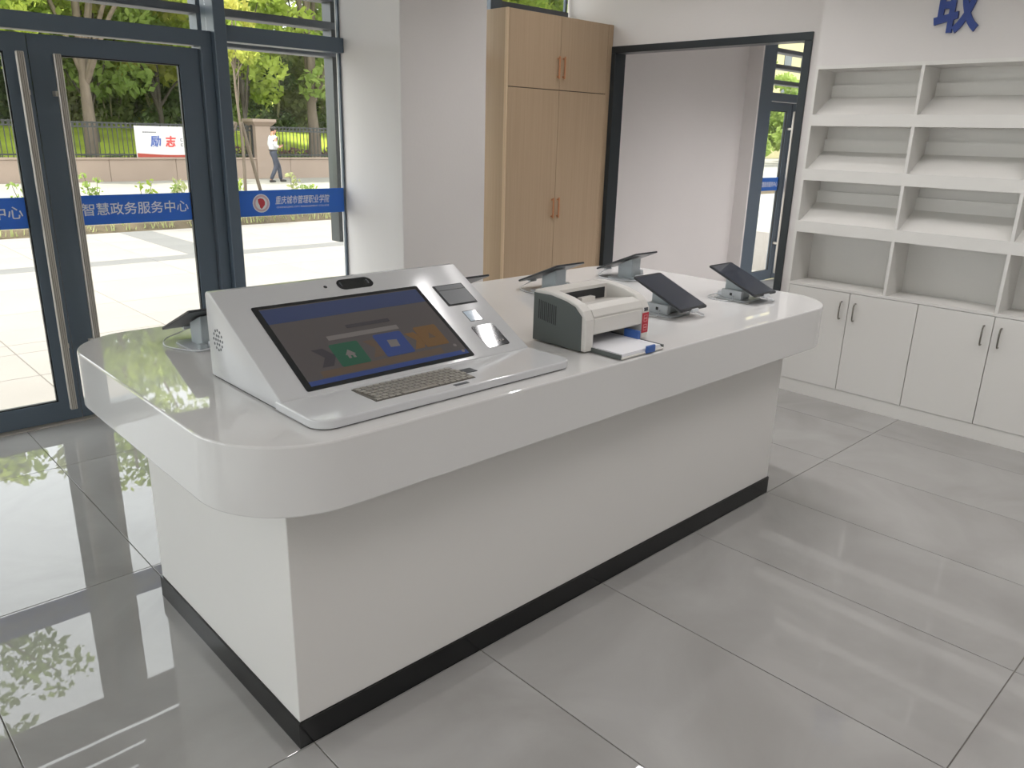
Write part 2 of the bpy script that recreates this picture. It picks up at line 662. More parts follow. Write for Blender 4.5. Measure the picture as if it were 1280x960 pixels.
TXT = '智慧政务服务中心'
door1 = struct('door_1', None, None, 'dark framed glass double door with steel pull bars and blue bands')
fr = MB()
fr.box(0.19, 0.25, 4.60, 4.70, 0, 2.008)
fr.box(1.955, 2.018, 4.60, 4.70, 0, 2.008)
fr.box(0.19, 2.018, 4.60, 4.70, 2.008, 2.088)
put('door_frame', fr.bevel(0.002, 1), 'frame_metal', door1)
put('threshold', MB().box(0.25, 1.955, 4.60, 4.72, 0.0, 0.008), 'steel', door1)
L1 = leaf(door1, 0.258, 1.1035, 0.37, 1.0)
L2 = leaf(door1, 1.1075, 1.950, 1.212, 1.842)
bar_handle(door1, 1.052, 0.09, 1.905, 1)
bar_handle(door1, 1.214, 0.09, 1.905, -1)
banner(door1, 0.37, 1.0, 1.062, 1.217, 4.6475, TXT, 0.41, 0.977, 1.110, 1.176)
banner(door1, 1.212, 1.842, 1.062, 1.217, 4.6475, TXT, 1.252, 1.819, 1.110, 1.176)


def fixed_window(name, x0, x1, label, tz=(2.045, 2.13), sw=0.03, top=True, yr=(4.60, 4.70)):
    w = struct(name, None, None, label)
    f = MB()
    f.box(x0, x1, 4.60, 4.70, 0.0, 0.07)
    f.box(x0, x1, 4.60, 4.70, tz[0], tz[1])
    f.box(x0, x0 + sw, 4.60, 4.70, 0.07, CEIL)
    f.box(x1 - sw, x1, yr[0], yr[1], 0.07, CEIL)
    put('window_frame', f, 'frame_metal', w)
    put('glass_pane', MB().box(x0 + sw - 0.004, x1 - sw + 0.004, 4.648, 4.654, 0.066, tz[0] + 0.004), 'glass', w)
    if top:
        put('glass_pane', MB().box(x0 + sw - 0.004, x1 - sw + 0.004, 4.648, 4.654, tz[1] - 0.004, CEIL), 'glass', w)
    return w


w1 = fixed_window('window_1', 2.092, 2.868, 'tall fixed window beside the column with a college band', sw=0.012, yr=(4.64, 4.66))
# mullion between door and window
struct('trim_2', MB().box(2.020, 2.090, 4.555, 4.72, 0, CEIL).bevel(0.003, 1), 'frame_metal', 'dark mullion between door and window')
struct('trim_3', MB().box(0.12, 0.188, 4.555, 4.72, 0, CEIL).bevel(0.003, 1), 'frame_metal', 'dark mullion at the far side of the door')
bw = banner(w1, 2.104, 2.856, 1.062, 1.217, 4.6475)
em = MB()
ring = [(2.269 + 0.056 * math.cos(a), 4.6455, 1.139 + 0.056 * math.sin(a)) for a in np.linspace(0, 2 * math.pi, 33)[:-1]]
put('emblem', em.prism(ring, (0, 0.0005, 0)), 'sticker_white', bw, label='round white and pink college emblem')
ring = [(2.269 + 0.050 * math.cos(a), 4.6450, 1.139 + 0.050 * math.sin(a)) for a in np.linspace(0, 2 * math.pi, 33)[:-1]]
put('emblem', MB().prism(ring, (0, 0.0004, 0)), 'emblem_pink', bw)
ring = [(2.269 + 0.038 * math.cos(a), 4.6446, 1.139 + 0.038 * math.sin(a)) for a in np.linspace(0, 2 * math.pi, 33)[:-1]]
put('emblem', MB().prism(ring, (0, 0.0003, 0)), 'sticker_white', bw)
shape = [(-.022, .026), (-.004, .031), (.014, .026), (.024, .008), (.022, -.010), (.010, -.024), (.000, -.034), (-.010, -.026), (-.012, -.012), (-.020, .004)]
put('emblem', MB().prism([(2.269 + a, 4.6442, 1.139 + b) for a, b in shape], (0, 0.0003, 0)), 'emblem_red', bw)
me = text_mesh('lettering', '重庆城市管理职业学院', 0.1, 'sticker_white', 0.0004, 0.0006, 0.25)
fit_text(me, 0.386, 0.052, (2.362, 4.6455, 1.128), (1, 0, 0), (0, 0, 1))
link('lettering', me, bw)
me = text_mesh('lettering', 'CHONGQING CITY MANAGEMENT COLLEGE', 0.1, 'sticker_white', 0.0004, 0.0)
fit_text(me, 0.372, 0.0125, (2.370, 4.6455, 1.103), (1, 0, 0), (0, 0, 1))
link('lettering', me, bw)

# light above the door
w2 = struct('window_2', None, None, 'clerestory pane above the double door')
put('glass_pane', MB().box(0.19, 2.018, 4.648, 4.654, 2.084, CEIL), 'glass', w2)
put('window_frame', MB().box(0.19, 2.018, 4.60, 4.70, CEIL - 0.05, CEIL), 'frame_metal', w2)
w3 = fixed_window('window_3', 3.54, 4.94, 'tall window behind the wooden cupboard', sw=0.02, yr=(4.64, 4.66))
put('cross_bar', MB().box(4.21, 4.915, 4.60, 4.66, 2.425, 2.503), 'louver_metal', w3)
put('mullion', MB().box(4.10, 4.21, 4.60, 4.70, 0.07, CEIL), 'frame_metal', w3)
w4 = fixed_window('window_4', -1.25, 0.118, 'fixed window next to the double door')
w5 = fixed_window('window_5', -2.7, -1.26, 'fixed window beyond the double door')
w7 = fixed_window('added_window_7', -4.85, -2.72, 'wide fixed window added further along the glazing for daylight')  # this pane and the next are unseen, added for more daylight
w8 = fixed_window('added_window_8', -7.0, -4.87, 'wide fixed window added in the corner of the room for daylight')

# glass door of the room beyond
door2 = struct('door_2', None, None, 'glass door of the room beyond the opening')
fr = MB()
fr.box(7.69, 8.15, 4.58, 4.70, 0, CEIL)
fr.box(9.45, 9.55, 4.58, 4.70, 0, CEIL)
fr.box(8.15, 9.45, 4.60, 4.70, 2.0, 2.085)
put('door_frame', fr, 'frame_metal', door2)
leaf(door2, 8.155, 8.70, 8.215, 8.625)
leaf(door2, 8.712, 9.445, 8.80, 9.38)
bar_handle(door2, 8.645, 0.09, 1.905, 1)
bar_handle(door2, 8.79, 0.09, 1.905, -1)
banner(door2, 8.215, 8.625, 1.045, 1.19, 4.6475, TXT, 8.225, 8.61, 1.085, 1.145)
banner(door2, 8.80, 9.38, 1.045, 1.19, 4.6475, TXT, 8.83, 9.35, 1.085, 1.145)
put('glass_pane', MB().box(8.15, 9.45, 4.648, 4.654, 2.08, CEIL), 'glass', door2)

# outdoor sun-shading blades
for (lx0, lx1, lab) in ((-7.0, 3.2, 'dark horizontal sun-shading blades outside the entrance glazing'),
                        (7.9, 9.6, 'dark horizontal sun-shading blades outside the further glass door')):
    lv = thing('sunshade', lab, 'sunshade', ((lx0 + lx1) / 2, 4.84, 2.03))
    n = 0
    z = 2.032
    while z < CEIL + 0.05:
        put('blade', MB().box(lx0, lx1, 4.79, 4.92, z, z + 0.044).bevel(0.006, 1), 'louver_metal', lv)
        z += 0.1645
    for px in ((-2.55, 0.14, 2.05, 2.925) if lx0 < 0 else (7.95, 9.55)):
        z0 = 0.84 if px == 2.925 else 2.0
        put('bracket_post', MB().box(px - 0.022, px + (0.05 if z0 < 1 else 0.006), 4.795, 4.90, z0, CEIL + 0.05), 'frame_black' if z0 < 1 else 'frame_metal', lv)


# ================================================================== SERVICE COUNTER
ctr = thing('service_counter', 'long white service counter with rounded thick top and black kickboard', 'counter', (2.0, 2.08, 0))
BX0, BX1, BY0, BY1 = 0.781, 3.222, 1.595, 2.573
put('counter_body', MB().box(BX0 + 0.006, BX1 - 0.006, BY0 + 0.006, BY1 - 0.006, 0.079, 0.72).bevel(0.002, 1), 'counter_body', ctr)
kb = MB()
kb.box(BX0, BX1, BY0, BY0 + 0.012, 0.0, 0.079)
kb.box(BX0, BX1, BY1 - 0.012, BY1, 0.0, 0.079)
kb.box(BX0, BX0 + 0.012, BY0 + 0.012, BY1 - 0.012, 0.0, 0.079)
kb.box(BX1 - 0.012, BX1, BY0 + 0.012, BY1 - 0.012, 0.0, 0.079)
put('kickboard', kb, 'kick_black', ctr, label='glossy black kickboard')
top = MB()
top.prism([(x, y, 0.72) for x, y in rr_ring(0.64, 3.50, 1.49, 2.83, [0.26, 0.26, 0.22, 0.26], 14)], (0, 0, 0.18))
top.bevel(0.005, 2, 1.0)
put('countertop', top, 'solid_surface', ctr, smooth=True, label='glossy white solid-surface top with thick rounded edge')


# ================================================================== SELF-SERVICE TERMINAL
kx0, kx1 = 0.862, 1.735
kio = thing('service_terminal', 'white sloping self-service terminal with a large touch screen', 'terminal', (1.3, 1.85, 0.90))
KA = Vector((0.86, 1.73, 0.925))
KD = (Vector((0.86, 2.12, 1.147)) - KA).normalized()
KN = Vector((1, 0, 0)).cross(KD)                 # out of the slope


def slope(u, v, h=0.0):
    p = KA + Vector((u, 0, 0)) + KD * v + KN * h
    return (p.x, p.y, p.z)


body = MB()
prof = [(1.735, 0.903), (2.15, 0.903), (2.15, 1.140), (2.143, 1.147), (2.118, 1.147), (1.735, 0.929)]
body.prism([(kx0, y, z) for y, z in prof], (kx1 - kx0, 0, 0))
body.bevel(0.007, 3, 0.7)
put('housing', body, 'kiosk_white', kio, smooth=True)
pl = MB()
pl.prism([(x, y, 0.903) for x, y in rr_ring(kx0 - 0.004, kx1 + 0.006, 1.548, 1.760, [0.035, 0.004, 0.004, 0.055], 8)], (0, 0, 0.024))
pl.bevel(0.005, 2, 1.0)
put('keyboard_ledge', pl, 'kiosk_panel', kio, smooth=True)
sh = MB().prism([(x, y, 0.8995) for x, y in rr_ring(kx0 + 0.004, kx1 - 0.004, 1.556, 2.142, [0.03, 0.004, 0.004, 0.05], 6)], (0, 0, 0.0036))
put('foot_seam', sh, 'black_matte', kio)


def slope_panel(name, u0, u1, v0, v1, h0, h1, material, parent, r=0.003, label=None, n=4):
    ring = rr_ring(u0, u1, v0, v1, r, n)
    a = [slope(u, v, h0) for u, v in ring]
    d = KN * (h1 - h0)
    return put(name, MB().prism(a, (d.x, d.y, d.z)), material, parent, label=label)


scr = slope_panel('touch_screen', 0.083, 0.654, 0.020, 0.361, -0.004, 0.003, 'black_gloss', kio, 0.006, 'wide touch screen with a black bezel')
slope_panel('display', 0.101, 0.640, 0.033, 0.348, 0.002, 0.0034, 'screen_glass', scr, 0.001)
slope_panel('display_header', 0.101, 0.640, 0.283, 0.344, 0.003, 0.0037, 'screen_blue', scr, 0.001)
slope_panel('display_footer', 0.101, 0.640, 0.033, 0.050, 0.003, 0.0037, 'screen_blue2', scr, 0.001)
slope_panel('display_heading', 0.315, 0.465, 0.222, 0.236, 0.003, 0.0037, 'screen_dark', scr, 0.002)
slope_panel('display_text_bar', 0.235, 0.475, 0.185, 0.203, 0.003, 0.0037, 'screen_pale', scr, 0.002)
ARROW = ((0.165, 0.245, 'screen_dark'), (0.385, 0.455, 'screen_tan'), (0.50, 0.565, 'screen_orange'))
slope_panel('display_picture', 0.150, 0.560, 0.054, 0.078, 0.003, 0.0036, 'screen_tan', scr, 0.002)
for (a, b, m) in ((0.165, 0.225, 'screen_dark'), (0.330, 0.385, 'screen_tan'), (0.475, 0.530, 'screen_orange')):
    ring = [(a, 0.09), (a + 0.035, 0.09), (b, 0.125), (a + 0.035, 0.160), (a, 0.160), (a + 0.025, 0.125)]
    d = KN * 0.0006
    put('display_arrow', MB().prism([slope(u, v, 0.0031) for u, v in ring], (d.x, d.y, d.z)), m, scr)
for (a, b, v0, v1, m) in ((0.222, 0.315, 0.078, 0.168, 'screen_green'), (0.372, 0.470, 0.082, 0.176, 'screen_blue2'), (0.518, 0.602, 0.088, 0.178, 'screen_orange')):
    t_ = slope_panel('display_tile', a, b, v0, v1, 0.003, 0.0040, m, scr, 0.006)
    cu, cv = (a + b) / 2, (v0 + v1) / 2
    d = KN * 0.0004
    if m == 'screen_green':
        put('display_icon', MB().prism([slope(cu + p, cv + q, 0.004) for p, q in ((-.016, -.004), (-.011, -.004), (-.011, -.018), (-.003, -.018), (-.003, -.008), (.004, -.008), (.004, -.018), (.012, -.018), (.012, -.004), (.017, -.004), (0, .016))], (d.x, d.y, d.z)), 'screen_pale', scr)
    elif m == 'screen_blue2':
        put('display_icon', MB().prism([slope(cu + p, cv + q, 0.004) for p, q in ((-.018, -.012), (.014, -.014), (.018, .014), (-.014, .018))], (d.x, d.y, d.z)), 'screen_pale', scr)
    else:
        put('display_icon', MB().prism([slope(cu + p, cv + q, 0.004) for p, q in ((-.014, -.010), (.012, -.010), (0, .014))], (d.x, d.y, d.z)), 'screen_tan', scr)
for (u, v) in ((0.613, 0.075), (0.625, 0.046)):
    ring = [(u + 0.006 * math.cos(a), v + 0.006 * math.sin(a)) for a in np.linspace(0, 2 * math.pi, 13)[:-1]]
    d = KN * 0.0004
    put('display_dot', MB().prism([slope(p, q, 0.004) for p, q in ring], (d.x, d.y, d.z)), 'screen_pale', scr)
cam_pod = slope_panel('camera_window', 0.388, 0.513, 0.388, 0.434, -0.003, 0.003, 'black_gloss', kio, 0.021, 'dark rounded face camera window', 8)
for (a, b) in ((0.398, 0.403), (0.492, 0.499)):
    slope_panel('camera_light', a, b, 0.402, 0.422, 0.0026, 0.0034, 'dark_grey', cam_pod, 0.002)
ring = [(0.346 + 0.006 * math.cos(a), 0.411 + 0.006 * math.sin(a)) for a in np.linspace(0, 2 * math.pi, 13)[:-1]]
d = KN * 0.0035
put('sensor_hole', MB().prism([slope(p, q, -0.002) for p, q in ring], (d.x, d.y, d.z)), 'black_gloss', kio)
pr = slope_panel('receipt_slot', 0.710, 0.834, 0.245, 0.348, -0.004, 0.002, 'black_matte', kio, 0.003, 'dark square receipt printer slot')
slope_panel('slot_cover', 0.716, 0.828, 0.250, 0.318, 0.0015, 0.0045, 'dark_grey', pr, 0.003)
slope_panel('slot_lip', 0.716, 0.828, 0.321, 0.343, 0.0015, 0.0035, 'dark_grey', pr, 0.002)
wn = slope_panel('scan_window', 0.742, 0.797, 0.161, 0.214, -0.003, 0.0012, 'dark_grey', kio, 0.002, 'small square glass scanner window')
slope_panel('scan_glass', 0.745, 0.794, 0.164, 0.211, 0.001, 0.0018, 'reader_window', wn, 0.001)
cr = slope_panel('card_reader', 0.724, 0.817, 0.037, 0.139, -0.004, 0.0022, 'black_gloss', kio, 0.008, 'black glossy card reader pad with contactless marks')
d = KN * 0.0004
for k, r_ in enumerate((0.008, 0.014, 0.020)):
    pts_o, pts_i = [], []
    for a in np.linspace(math.radians(-50), math.radians(50), 9):
        pts_o.append((0.772 + r_ * math.cos(a), 0.092 + r_ * math.sin(a)))
        pts_i.append((0.772 + (r_ - 0.0018) * math.cos(a), 0.092 + (r_ - 0.0018) * math.sin(a)))
    put('contactless_mark', MB().prism([slope(p, q, 0.0022) for p, q in pts_o + pts_i[::-1]], (d.x, d.y, d.z)), 'screen_pale', cr)
for k in range(5):
    slope_panel('caption_mark', 0.750 + k * 0.012, 0.757 + k * 0.012, 0.056, 0.063, 0.002, 0.0026, 'screen_pale', cr, 0.001)
kbd = put('keyboard', MB().box(1.052, 1.385, 1.594, 1.712, 0.9265, 0.9290), 'key_plate', kio, label='metal keyboard set into the ledge')
key = MB().box(-0.0085, 0.0085, -0.0075, 0.0075, 0, 0.0028).bevel(0.0012, 1).mesh('key', 'key_metal')
space = MB().box(-0.058, 0.058, -0.0075, 0.0075, 0, 0.0028).bevel(0.0012, 1).mesh('key', 'key_metal')
for r_ in range(6):
    y = 1.7025 - r_ * 0.0197
    off = (0, 0.003, 0.006, 0.009, 0.012, 0)[r_]
    for c_ in range(16):
        x = 1.064 + off + c_ * 0.0204
        if x > 1.379 or (r_ == 5 and 4 <= c_ <= 9):
            continue
        link('key', key, kbd, Vector((x, y, 0.9290)) - world_loc(kbd) - 0 * Vector((0, 0, 0)))
for ch in kbd.children:
    ch.location = Vector(ch.location)
sp_ = link('key', space, kbd, Vector((1.198, 1.604, 0.9290)) - world_loc(kbd))
put('touch_pad', MB().box(1.392, 1.432, 1.640, 1.676, 0.9265, 0.9285), 'dark_grey', kio)
put('name_plate', MB().box(1.292, 1.340, 1.567, 1.580, 0.9265, 0.9280), 'dark_grey', kio)
# round speaker perforation on the flank
for (r_, n_) in ((0.0, 1), (0.014, 6), (0.028, 12)):
    for k in range(n_):
        a = 2 * math.pi * k / n_
        cy, cz = 2.085 + r_ * math.cos(a), 1.018 + r_ * math.sin(a)
        ring = [(kx0 - 0.0006, cy + 0.0042 * math.cos(t), cz + 0.0042 * math.sin(t)) for t in np.linspace(0, 2 * math.pi, 9)[:-1]]
        put('speaker_hole', MB().prism(ring, (0.0012, 0, 0)), 'dark_grey', kio)


# ================================================================== PRINTER
PX0, PX1, PY0, PY1 = 1.886, 2.232, 1.630, 1.870
prn = thing('laser_printer', 'white desktop laser printer with grey side panels and a paper tray', 'printer', (2.06, 1.75, 0.90))


def pprof(inset=0.0):
    i = inset
    return [(PY0 + i, 0.905 + i), (PY1 - i, 0.905 + i), (PY1 - i, 1.080 - i), (PY1 - 0.03, 1.084 - i), (1.79, 1.082 - i), (1.72, 1.072 - i),
            (1.672, 1.058 - i), (1.646, 1.040 - i * 0.8), (PY0 + i, 1.012 - i)]


# body in three bands so that the paper slot and the output well are real openings
bd = MB()
# cheeks
for (a, b) in ((PX0 + 0.004, PX0 + 0.046), (PX1 - 0.042, PX1 - 0.004)):
    bd.prism([(a, y, z) for y, z in pprof()], (b - a, 0, 0))
bd.bevel(0.004, 2, 0.6)
mid0, mid1 = PX0 + 0.046, PX1 - 0.042
bd.box(mid0, mid1, PY0 + 0.006, PY0 + 0.05, 0.957, 1.016)             # front flap
bd.box(mid0, mid1, 1.80, PY1, 0.905, 1.080)                            # rear block
bd.box(mid0, mid1, PY0 + 0.03, 1.80, 0.957, 1.018)                     # under the output well
put('housing', bd, 'printer_white', prn, smooth=False)
ft = MB()
ft.prism([(mid0, y, z) for y, z in ((PY0 + 0.004, 1.016), (PY0 + 0.05, 1.016), (PY0 + 0.05, 1.050), (1.646, 1.040), (PY0 + 0.004, 1.020))], (mid1 - mid0, 0, 0))
put('top_lip', ft, 'printer_white', prn)
wl = MB()
wl.hexa([(mid0, 1.68, 1.018), (mid1, 1.68, 1.018), (mid1, 1.80, 1.018), (mid0, 1.80, 1.018),
         (mid0, 1.68, 1.048), (mid1, 1.68, 1.048), (mid1, 1.80, 1.026), (mid0, 1.80, 1.026)])
put('output_well', wl, 'printer_white', prn)
put('output_slot', MB().box(mid0 + 0.012, mid1 - 0.012, 1.7985, 1.801, 1.030, 1.068), 'black_matte', prn, label='dark paper exit slot')
put('paper_stop', MB().box(2.03, 2.10, 1.775, 1.797, 1.022, 1.046), 'printer_white', prn)
for (xa, xb) in ((PX0, PX0 + 0.005), (PX1 - 0.005, PX1)):
    sd = MB()
    sd.prism([(xa, y, z) for y, z in [(PY0 + 0.016, 0.906), (PY1 - 0.002, 0.906), (PY1 - 0.002, 1.070), (1.79, 1.072), (1.72, 1.062), (1.68, 1.050), (PY0 + 0.018, 1.022)]], (xb - xa, 0, 0))
    p_ = put('side_panel', sd, 'printer_grey', prn, label='dark grey side panel with vent slits')
    for k in range(10):
        y = 1.842 - k * 0.0088
        z1 = 1.050 - k * 0.0012
        put('vent_slit', MB().box(xa - 0.0006, xb + 0.0006, y - 0.0018, y + 0.0018, z1 - 0.066, z1), 'black_matte', p_)
put('front_flap', MB().box(mid0 + 0.002, mid1 - 0.002, PY0 + 0.001, PY0 + 0.008, 0.960, 1.012).bevel(0.002, 1), 'printer_white', prn)
put('tray_cavity', MB().box(mid0, mid1, 1.76, 1.80, 0.905, 0.957), 'black_matte', prn)
tr = put('paper_tray', MB().box(1.926, 2.150, 1.500, 1.76, 0.903, 0.909).bevel(0.0015, 1), 'printer_white', prn)
for (a, b) in ((1.922, 1.927), (2.149, 2.154)):
    put('tray_edge', MB().box(a, b, 1.505, 1.76, 0.903, 0.917), 'printer_grey', tr)
put('paper_guide', MB().box(2.135, 2.148, 1.600, 1.665, 0.909, 0.946).bevel(0.002, 1), 'printer_blue', tr, label='blue paper guide')
put('paper_end_stop', MB().box(2.048, 2.094, 1.494, 1.503, 0.904, 0.929).bevel(0.002, 1), 'printer_blue', tr, label='blue paper stop')
stk = put('control_button', MB().box(PX1 - 0.034, PX1 - 0.014, PY0 - 0.001, PY0 + 0.004, 1.004, 1.016), 'dark_grey', prn)
st = put('warning_sticker', MB().box(PX1 - 0.041, PX1 - 0.007, PY0 - 0.0008, PY0 + 0.002, 0.926, 0.998), 'sticker_red', prn, label='red notice sticker')
for (a, b, z0, z1) in ((0.034, 0.014, 0.966, 0.990), (0.034, 0.014, 0.934, 0.956)):
    o_ = MB()
    x0_, x1_ = PX1 - a, PX1 - b
    for (p, q, r_, s_) in ((x0_, x1_, z1 - 0.002, z1), (x0_, x1_, z0, z0 + 0.002), (x0_, x0_ + 0.002, z0, z1), (x1_ - 0.002, x1_, z0, z1), (x0_ + 0.003, x1_ - 0.003, (z0 + z1) / 2 - 0.002, (z0 + z1) / 2 + 0.002)):
        o_.box(p, q, PY0 - 0.0012, PY0, r_, s_)
    put('sticker_print', o_, 'sticker_pink', st)
paper = MB()
for k in range(3):
    paper.box(1.932 + 0.001 * k, 2.142 - 0.0015 * k, 1.506 + 0.0012 * k, 1.755, 0.9092 + 0.003 * k, 0.9092 + 0.003 * (k + 1))
o = put('paper_stack', paper, 'paper')
tag(o, 'thin stack of white paper lying in the printer tray', 'paper')


# ================================================================== TABLETS ON DISPLAY STANDS
def curve_tube(pts, n=24):
    """smooth Catmull-Rom path"""
    P = [Vector(p) for p in pts]
    P = [P[0] * 2 - P[1]] + P + [P[-1] * 2 - P[-2]]
    out = []
    for i in range(1, len(P) - 2):
        for k in range(6):
            t = k / 6
            out.append(0.5 * ((2 * P[i]) + (-P[i - 1] + P[i + 1]) * t + (2 * P[i - 1] - 5 * P[i] + 4 * P[i + 1] - P[i + 2]) * t * t + (-P[i - 1] + 3 * P[i] - 3 * P[i + 1] + P[i + 2]) * t ** 3))
    out.append(P[-2])
    return out


TILT = math.radians(22.5)


def make_tablet(name, label, loc, rz):
    t = thing(name, label, 'tablet', loc, rz, 'tablets on stands along the counter')
    yb, zb = -0.132, 0.034
    cy, cz = math.cos(TILT), math.sin(TILT)

    def sl(x, s, h):
        return (x, yb + s * cy - h * cz, zb + s * cz + h * cy)
    LN = 0.268
    w = 0.0915
    ring = rr_ring(-w, w, 0, LN, 0.010, 4)
    d = (0, -0.008 * cz, 0.008 * cy)
    slab = loc_part('tablet_body', MB().prism([sl(x, s, 0.0) for x, s in ring], d).bevel(0.0015, 1, 1.0), 'tablet_black', t, label='thin black tablet')
    ring = rr_ring(-w + 0.007, w - 0.007, 0.012, LN - 0.012, 0.003, 3)
    d2 = (0, -0.0006 * cz, 0.0006 * cy)
    sr = loc_part('screen', MB().prism([sl(x, s, 0.0078) for x, s in ring], d2), 'tablet_screen', slab)
    # wedge post, top following the slope
    def under(y):
        return zb + (y - yb) * math.tan(TILT) - 0.004
    y0, y1 = -0.034, 0.054
    w2 = 0.034
    loc_part('stand_post', MB().hexa([(-w2, y0, 0.006), (w2, y0, 0.006), (w2, y1, 0.006), (-w2, y1, 0.006),
                                      (-w2, y0, under(y0)), (w2, y0, under(y0)), (w2, y1, under(y1)), (-w2, y1, under(y1))]).bevel(0.003, 2), 'stand_grey', t, True, label='pale grey wedge-shaped stand post')
    base = MB().prism([(x, y, 0.0) for x, y in rr_ring(-0.075, 0.075, -0.075, 0.085, 0.02, 5)], (0, 0, 0.006)).bevel(0.0015, 1, 1.0)
    loc_part('stand_base', base, 'stand_white', t)
    cl = loc_part('clip', MB().box(-0.022, 0.022, yb - 0.008, yb + 0.012, zb - 0.006, zb + 0.008).bevel(0.002, 1), 'stand_white', t)
    hb = loc_part('charging_hub', MB().box(-0.056, -0.0345, -0.044, 0.058, 0.006, 0.044).bevel(0.002, 1), 'stand_white', t)
    loc_part('port', MB().box(-0.0566, -0.0555, 0.002, 0.014, 0.019, 0.031), 'black_matte', hb)
    pg = loc_part('plug', MB().box(-0.03, 0.02, 0.064, 0.094, 0.006, 0.026).bevel(0.003, 1), 'cable_white', t)
    loc_part('plug', MB().box(0.028, 0.055, 0.064, 0.086, 0.006, 0.022).bevel(0.003, 1), 'stand_grey', t)
    cable = curve_tube([(0.0, yb + 0.004, zb - 0.004), (0.03, yb - 0.018, 0.012), (0.085, yb + 0.01, 0.006), (0.115, -0.05, 0.004), (0.100, 0.02, 0.004),
                        (0.060, 0.09, 0.006), (0.020, 0.10, 0.012)])
    loc_part('cable', MB().tube(cable, 0.0021, 6), 'cable_white', t, 2)
    cable = curve_tube([(-0.020, 0.095, 0.012), (-0.060, 0.115, 0.004), (-0.110, 0.080, 0.004), (-0.120, 0.02, 0.004), (-0.095, -0.02, 0.004), (-0.055, -0.005, 0.020)])
    loc_part('cable', MB().tube(cable, 0.0021, 6), 'cable_white', t, 2)
    return t


ZT = 0.90
make_tablet('tablet_display', 'tilted tablet with its screen facing out, on the counter beside the printer', (2.640, 1.846, ZT), 0)
make_tablet('tablet_display', 'tilted tablet alone at the counter end nearest the white shelves', (3.165, 1.828, ZT), 0)
make_tablet('tablet_display', 'back-turned tablet standing closest to the black framed opening', (3.165, 2.472, ZT), math.pi)
make_tablet('tablet_display', 'back-turned tablet on the counter behind the printer, before the wooden cupboard', (2.590, 2.452, ZT), math.pi)
make_tablet('tablet_display', 'back-turned tablet whose tip peeks out behind the terminal beside the column', (2.015, 2.455, ZT), math.pi)
make_tablet('tablet_display', 'back-turned tablet at the rounded counter end beside the glass door', (0.992, 2.500, ZT), math.pi)


# ================================================================== BUILT-IN SHELVES
bk = thing('display_shelves', 'white built-in display shelves with cupboard doors below', 'shelves', (4.87, 0.6, 0))
BF, BB = 4.77, 5.015
YL, NC = 2.40, 7
YR = YL - 0.6 * NC
put('back_panel', MB().box(BB - 0.01, BB, YR, YL, 0.09, 2.02), 'shelf_white', bk)
put('side_panel', MB().box(BF, BB, YL, 2.417, 0, 2.02), 'shelf_white', bk)
put('side_panel', MB().box(BF, BB, YR - 0.018, YR, 0, 2.02), 'shelf_white', bk)
put('top_panel', MB().box(BF, BB - 0.01, YR, YL, 2.0, 2.02), 'shelf_white', bk)
rows = [(1.745, 2.0), (1.428, 1.680), (1.113, 1.360), (0.725, 1.044)]
for (za, zb_) in ((1.680, 1.745), (1.360, 1.428), (1.044, 1.113)):
    put('front_rail', MB().box(BF, BF + 0.018, YR, YL, za, zb_), 'shelf_white', bk)
    put('shelf_board', MB().box(BF + 0.018, BB - 0.01, YR, YL, za, za + 0.018), 'shelf_white', bk)
for (za, zb_) in rows[:3]:
    s_ = MB()
    s_.prism([(BF + 0.018, YR, za - 0.004), (BB - 0.03, YR, za + 0.108), (BB - 0.03, YR, za + 0.096), (BF + 0.018, YR, za - 0.016)], (0, YL - YR, 0))
    put('sloped_shelf', s_, 'shelf_white', bk)
    put('display_back', MB().box(BB - 0.034, BB - 0.010, YR, YL, za + 0.09, za + 0.178), 'shelf_white', bk)
put('shelf_board', MB().box(BF, BB - 0.01, YR, YL, 0.710, 0.726), 'shelf_white', bk)
for k in range(1, NC):
    y = YL - 0.6 * k + 0.0
    put('divider', MB().box(BF + 0.0005, BB - 0.011, y - 0.0085, y + 0.0085, 0.726, 2.0), 'shelf_white', bk)
put('cupboard_body', MB().box(BF + 0.022, BB - 0.01, YR, YL, 0.088, 0.710), 'shelf_gap', bk)
put('plinth', MB().box(BF + 0.004, BB, YR, YL, 0.0, 0.088), 'shelf_white', bk)
nd = int(round((YL - YR) / 0.4))
for k in range(nd):
    ya, yb_ = YL - 0.4 * k - 0.002, YL - 0.4 * (k + 1) + 0.002
    if yb_ < YR - 0.01:
        break
    dr = put('cupboard_door', MB().box(BF, BF + 0.018, yb_, ya, 0.090, 0.7065).bevel(0.001, 1), 'shelf_white', bk)
    hy = yb_ + 0.041 if k % 2 == 0 else ya - 0.041
    pth = curve_tube([(BF + 0.001, hy, 0.650), (BF - 0.018, hy, 0.648), (BF - 0.025, hy, 0.628), (BF - 0.026, hy, 0.596), (BF - 0.025, hy, 0.565), (BF - 0.018, hy, 0.545), (BF + 0.001, hy, 0.543)])
    put('bow_handle', MB().tube(pth, 0.0048, 8), 'handle_chrome', dr, 2, label='dark chrome bow handle')

# blue cut-out character on the wall above
me = text_mesh('wall_character', '取', 0.3, 'letter_blue', 0.008, 0.0075)
fit_text(me, 0.225, 0.285, (4.760, 1.785, 2.15), (0, -1, 0), (0, 0, 1))
o = link('wall_character', me)
tag(o, 'blue raised Chinese character mounted on the wall above the shelves', 'lettering')


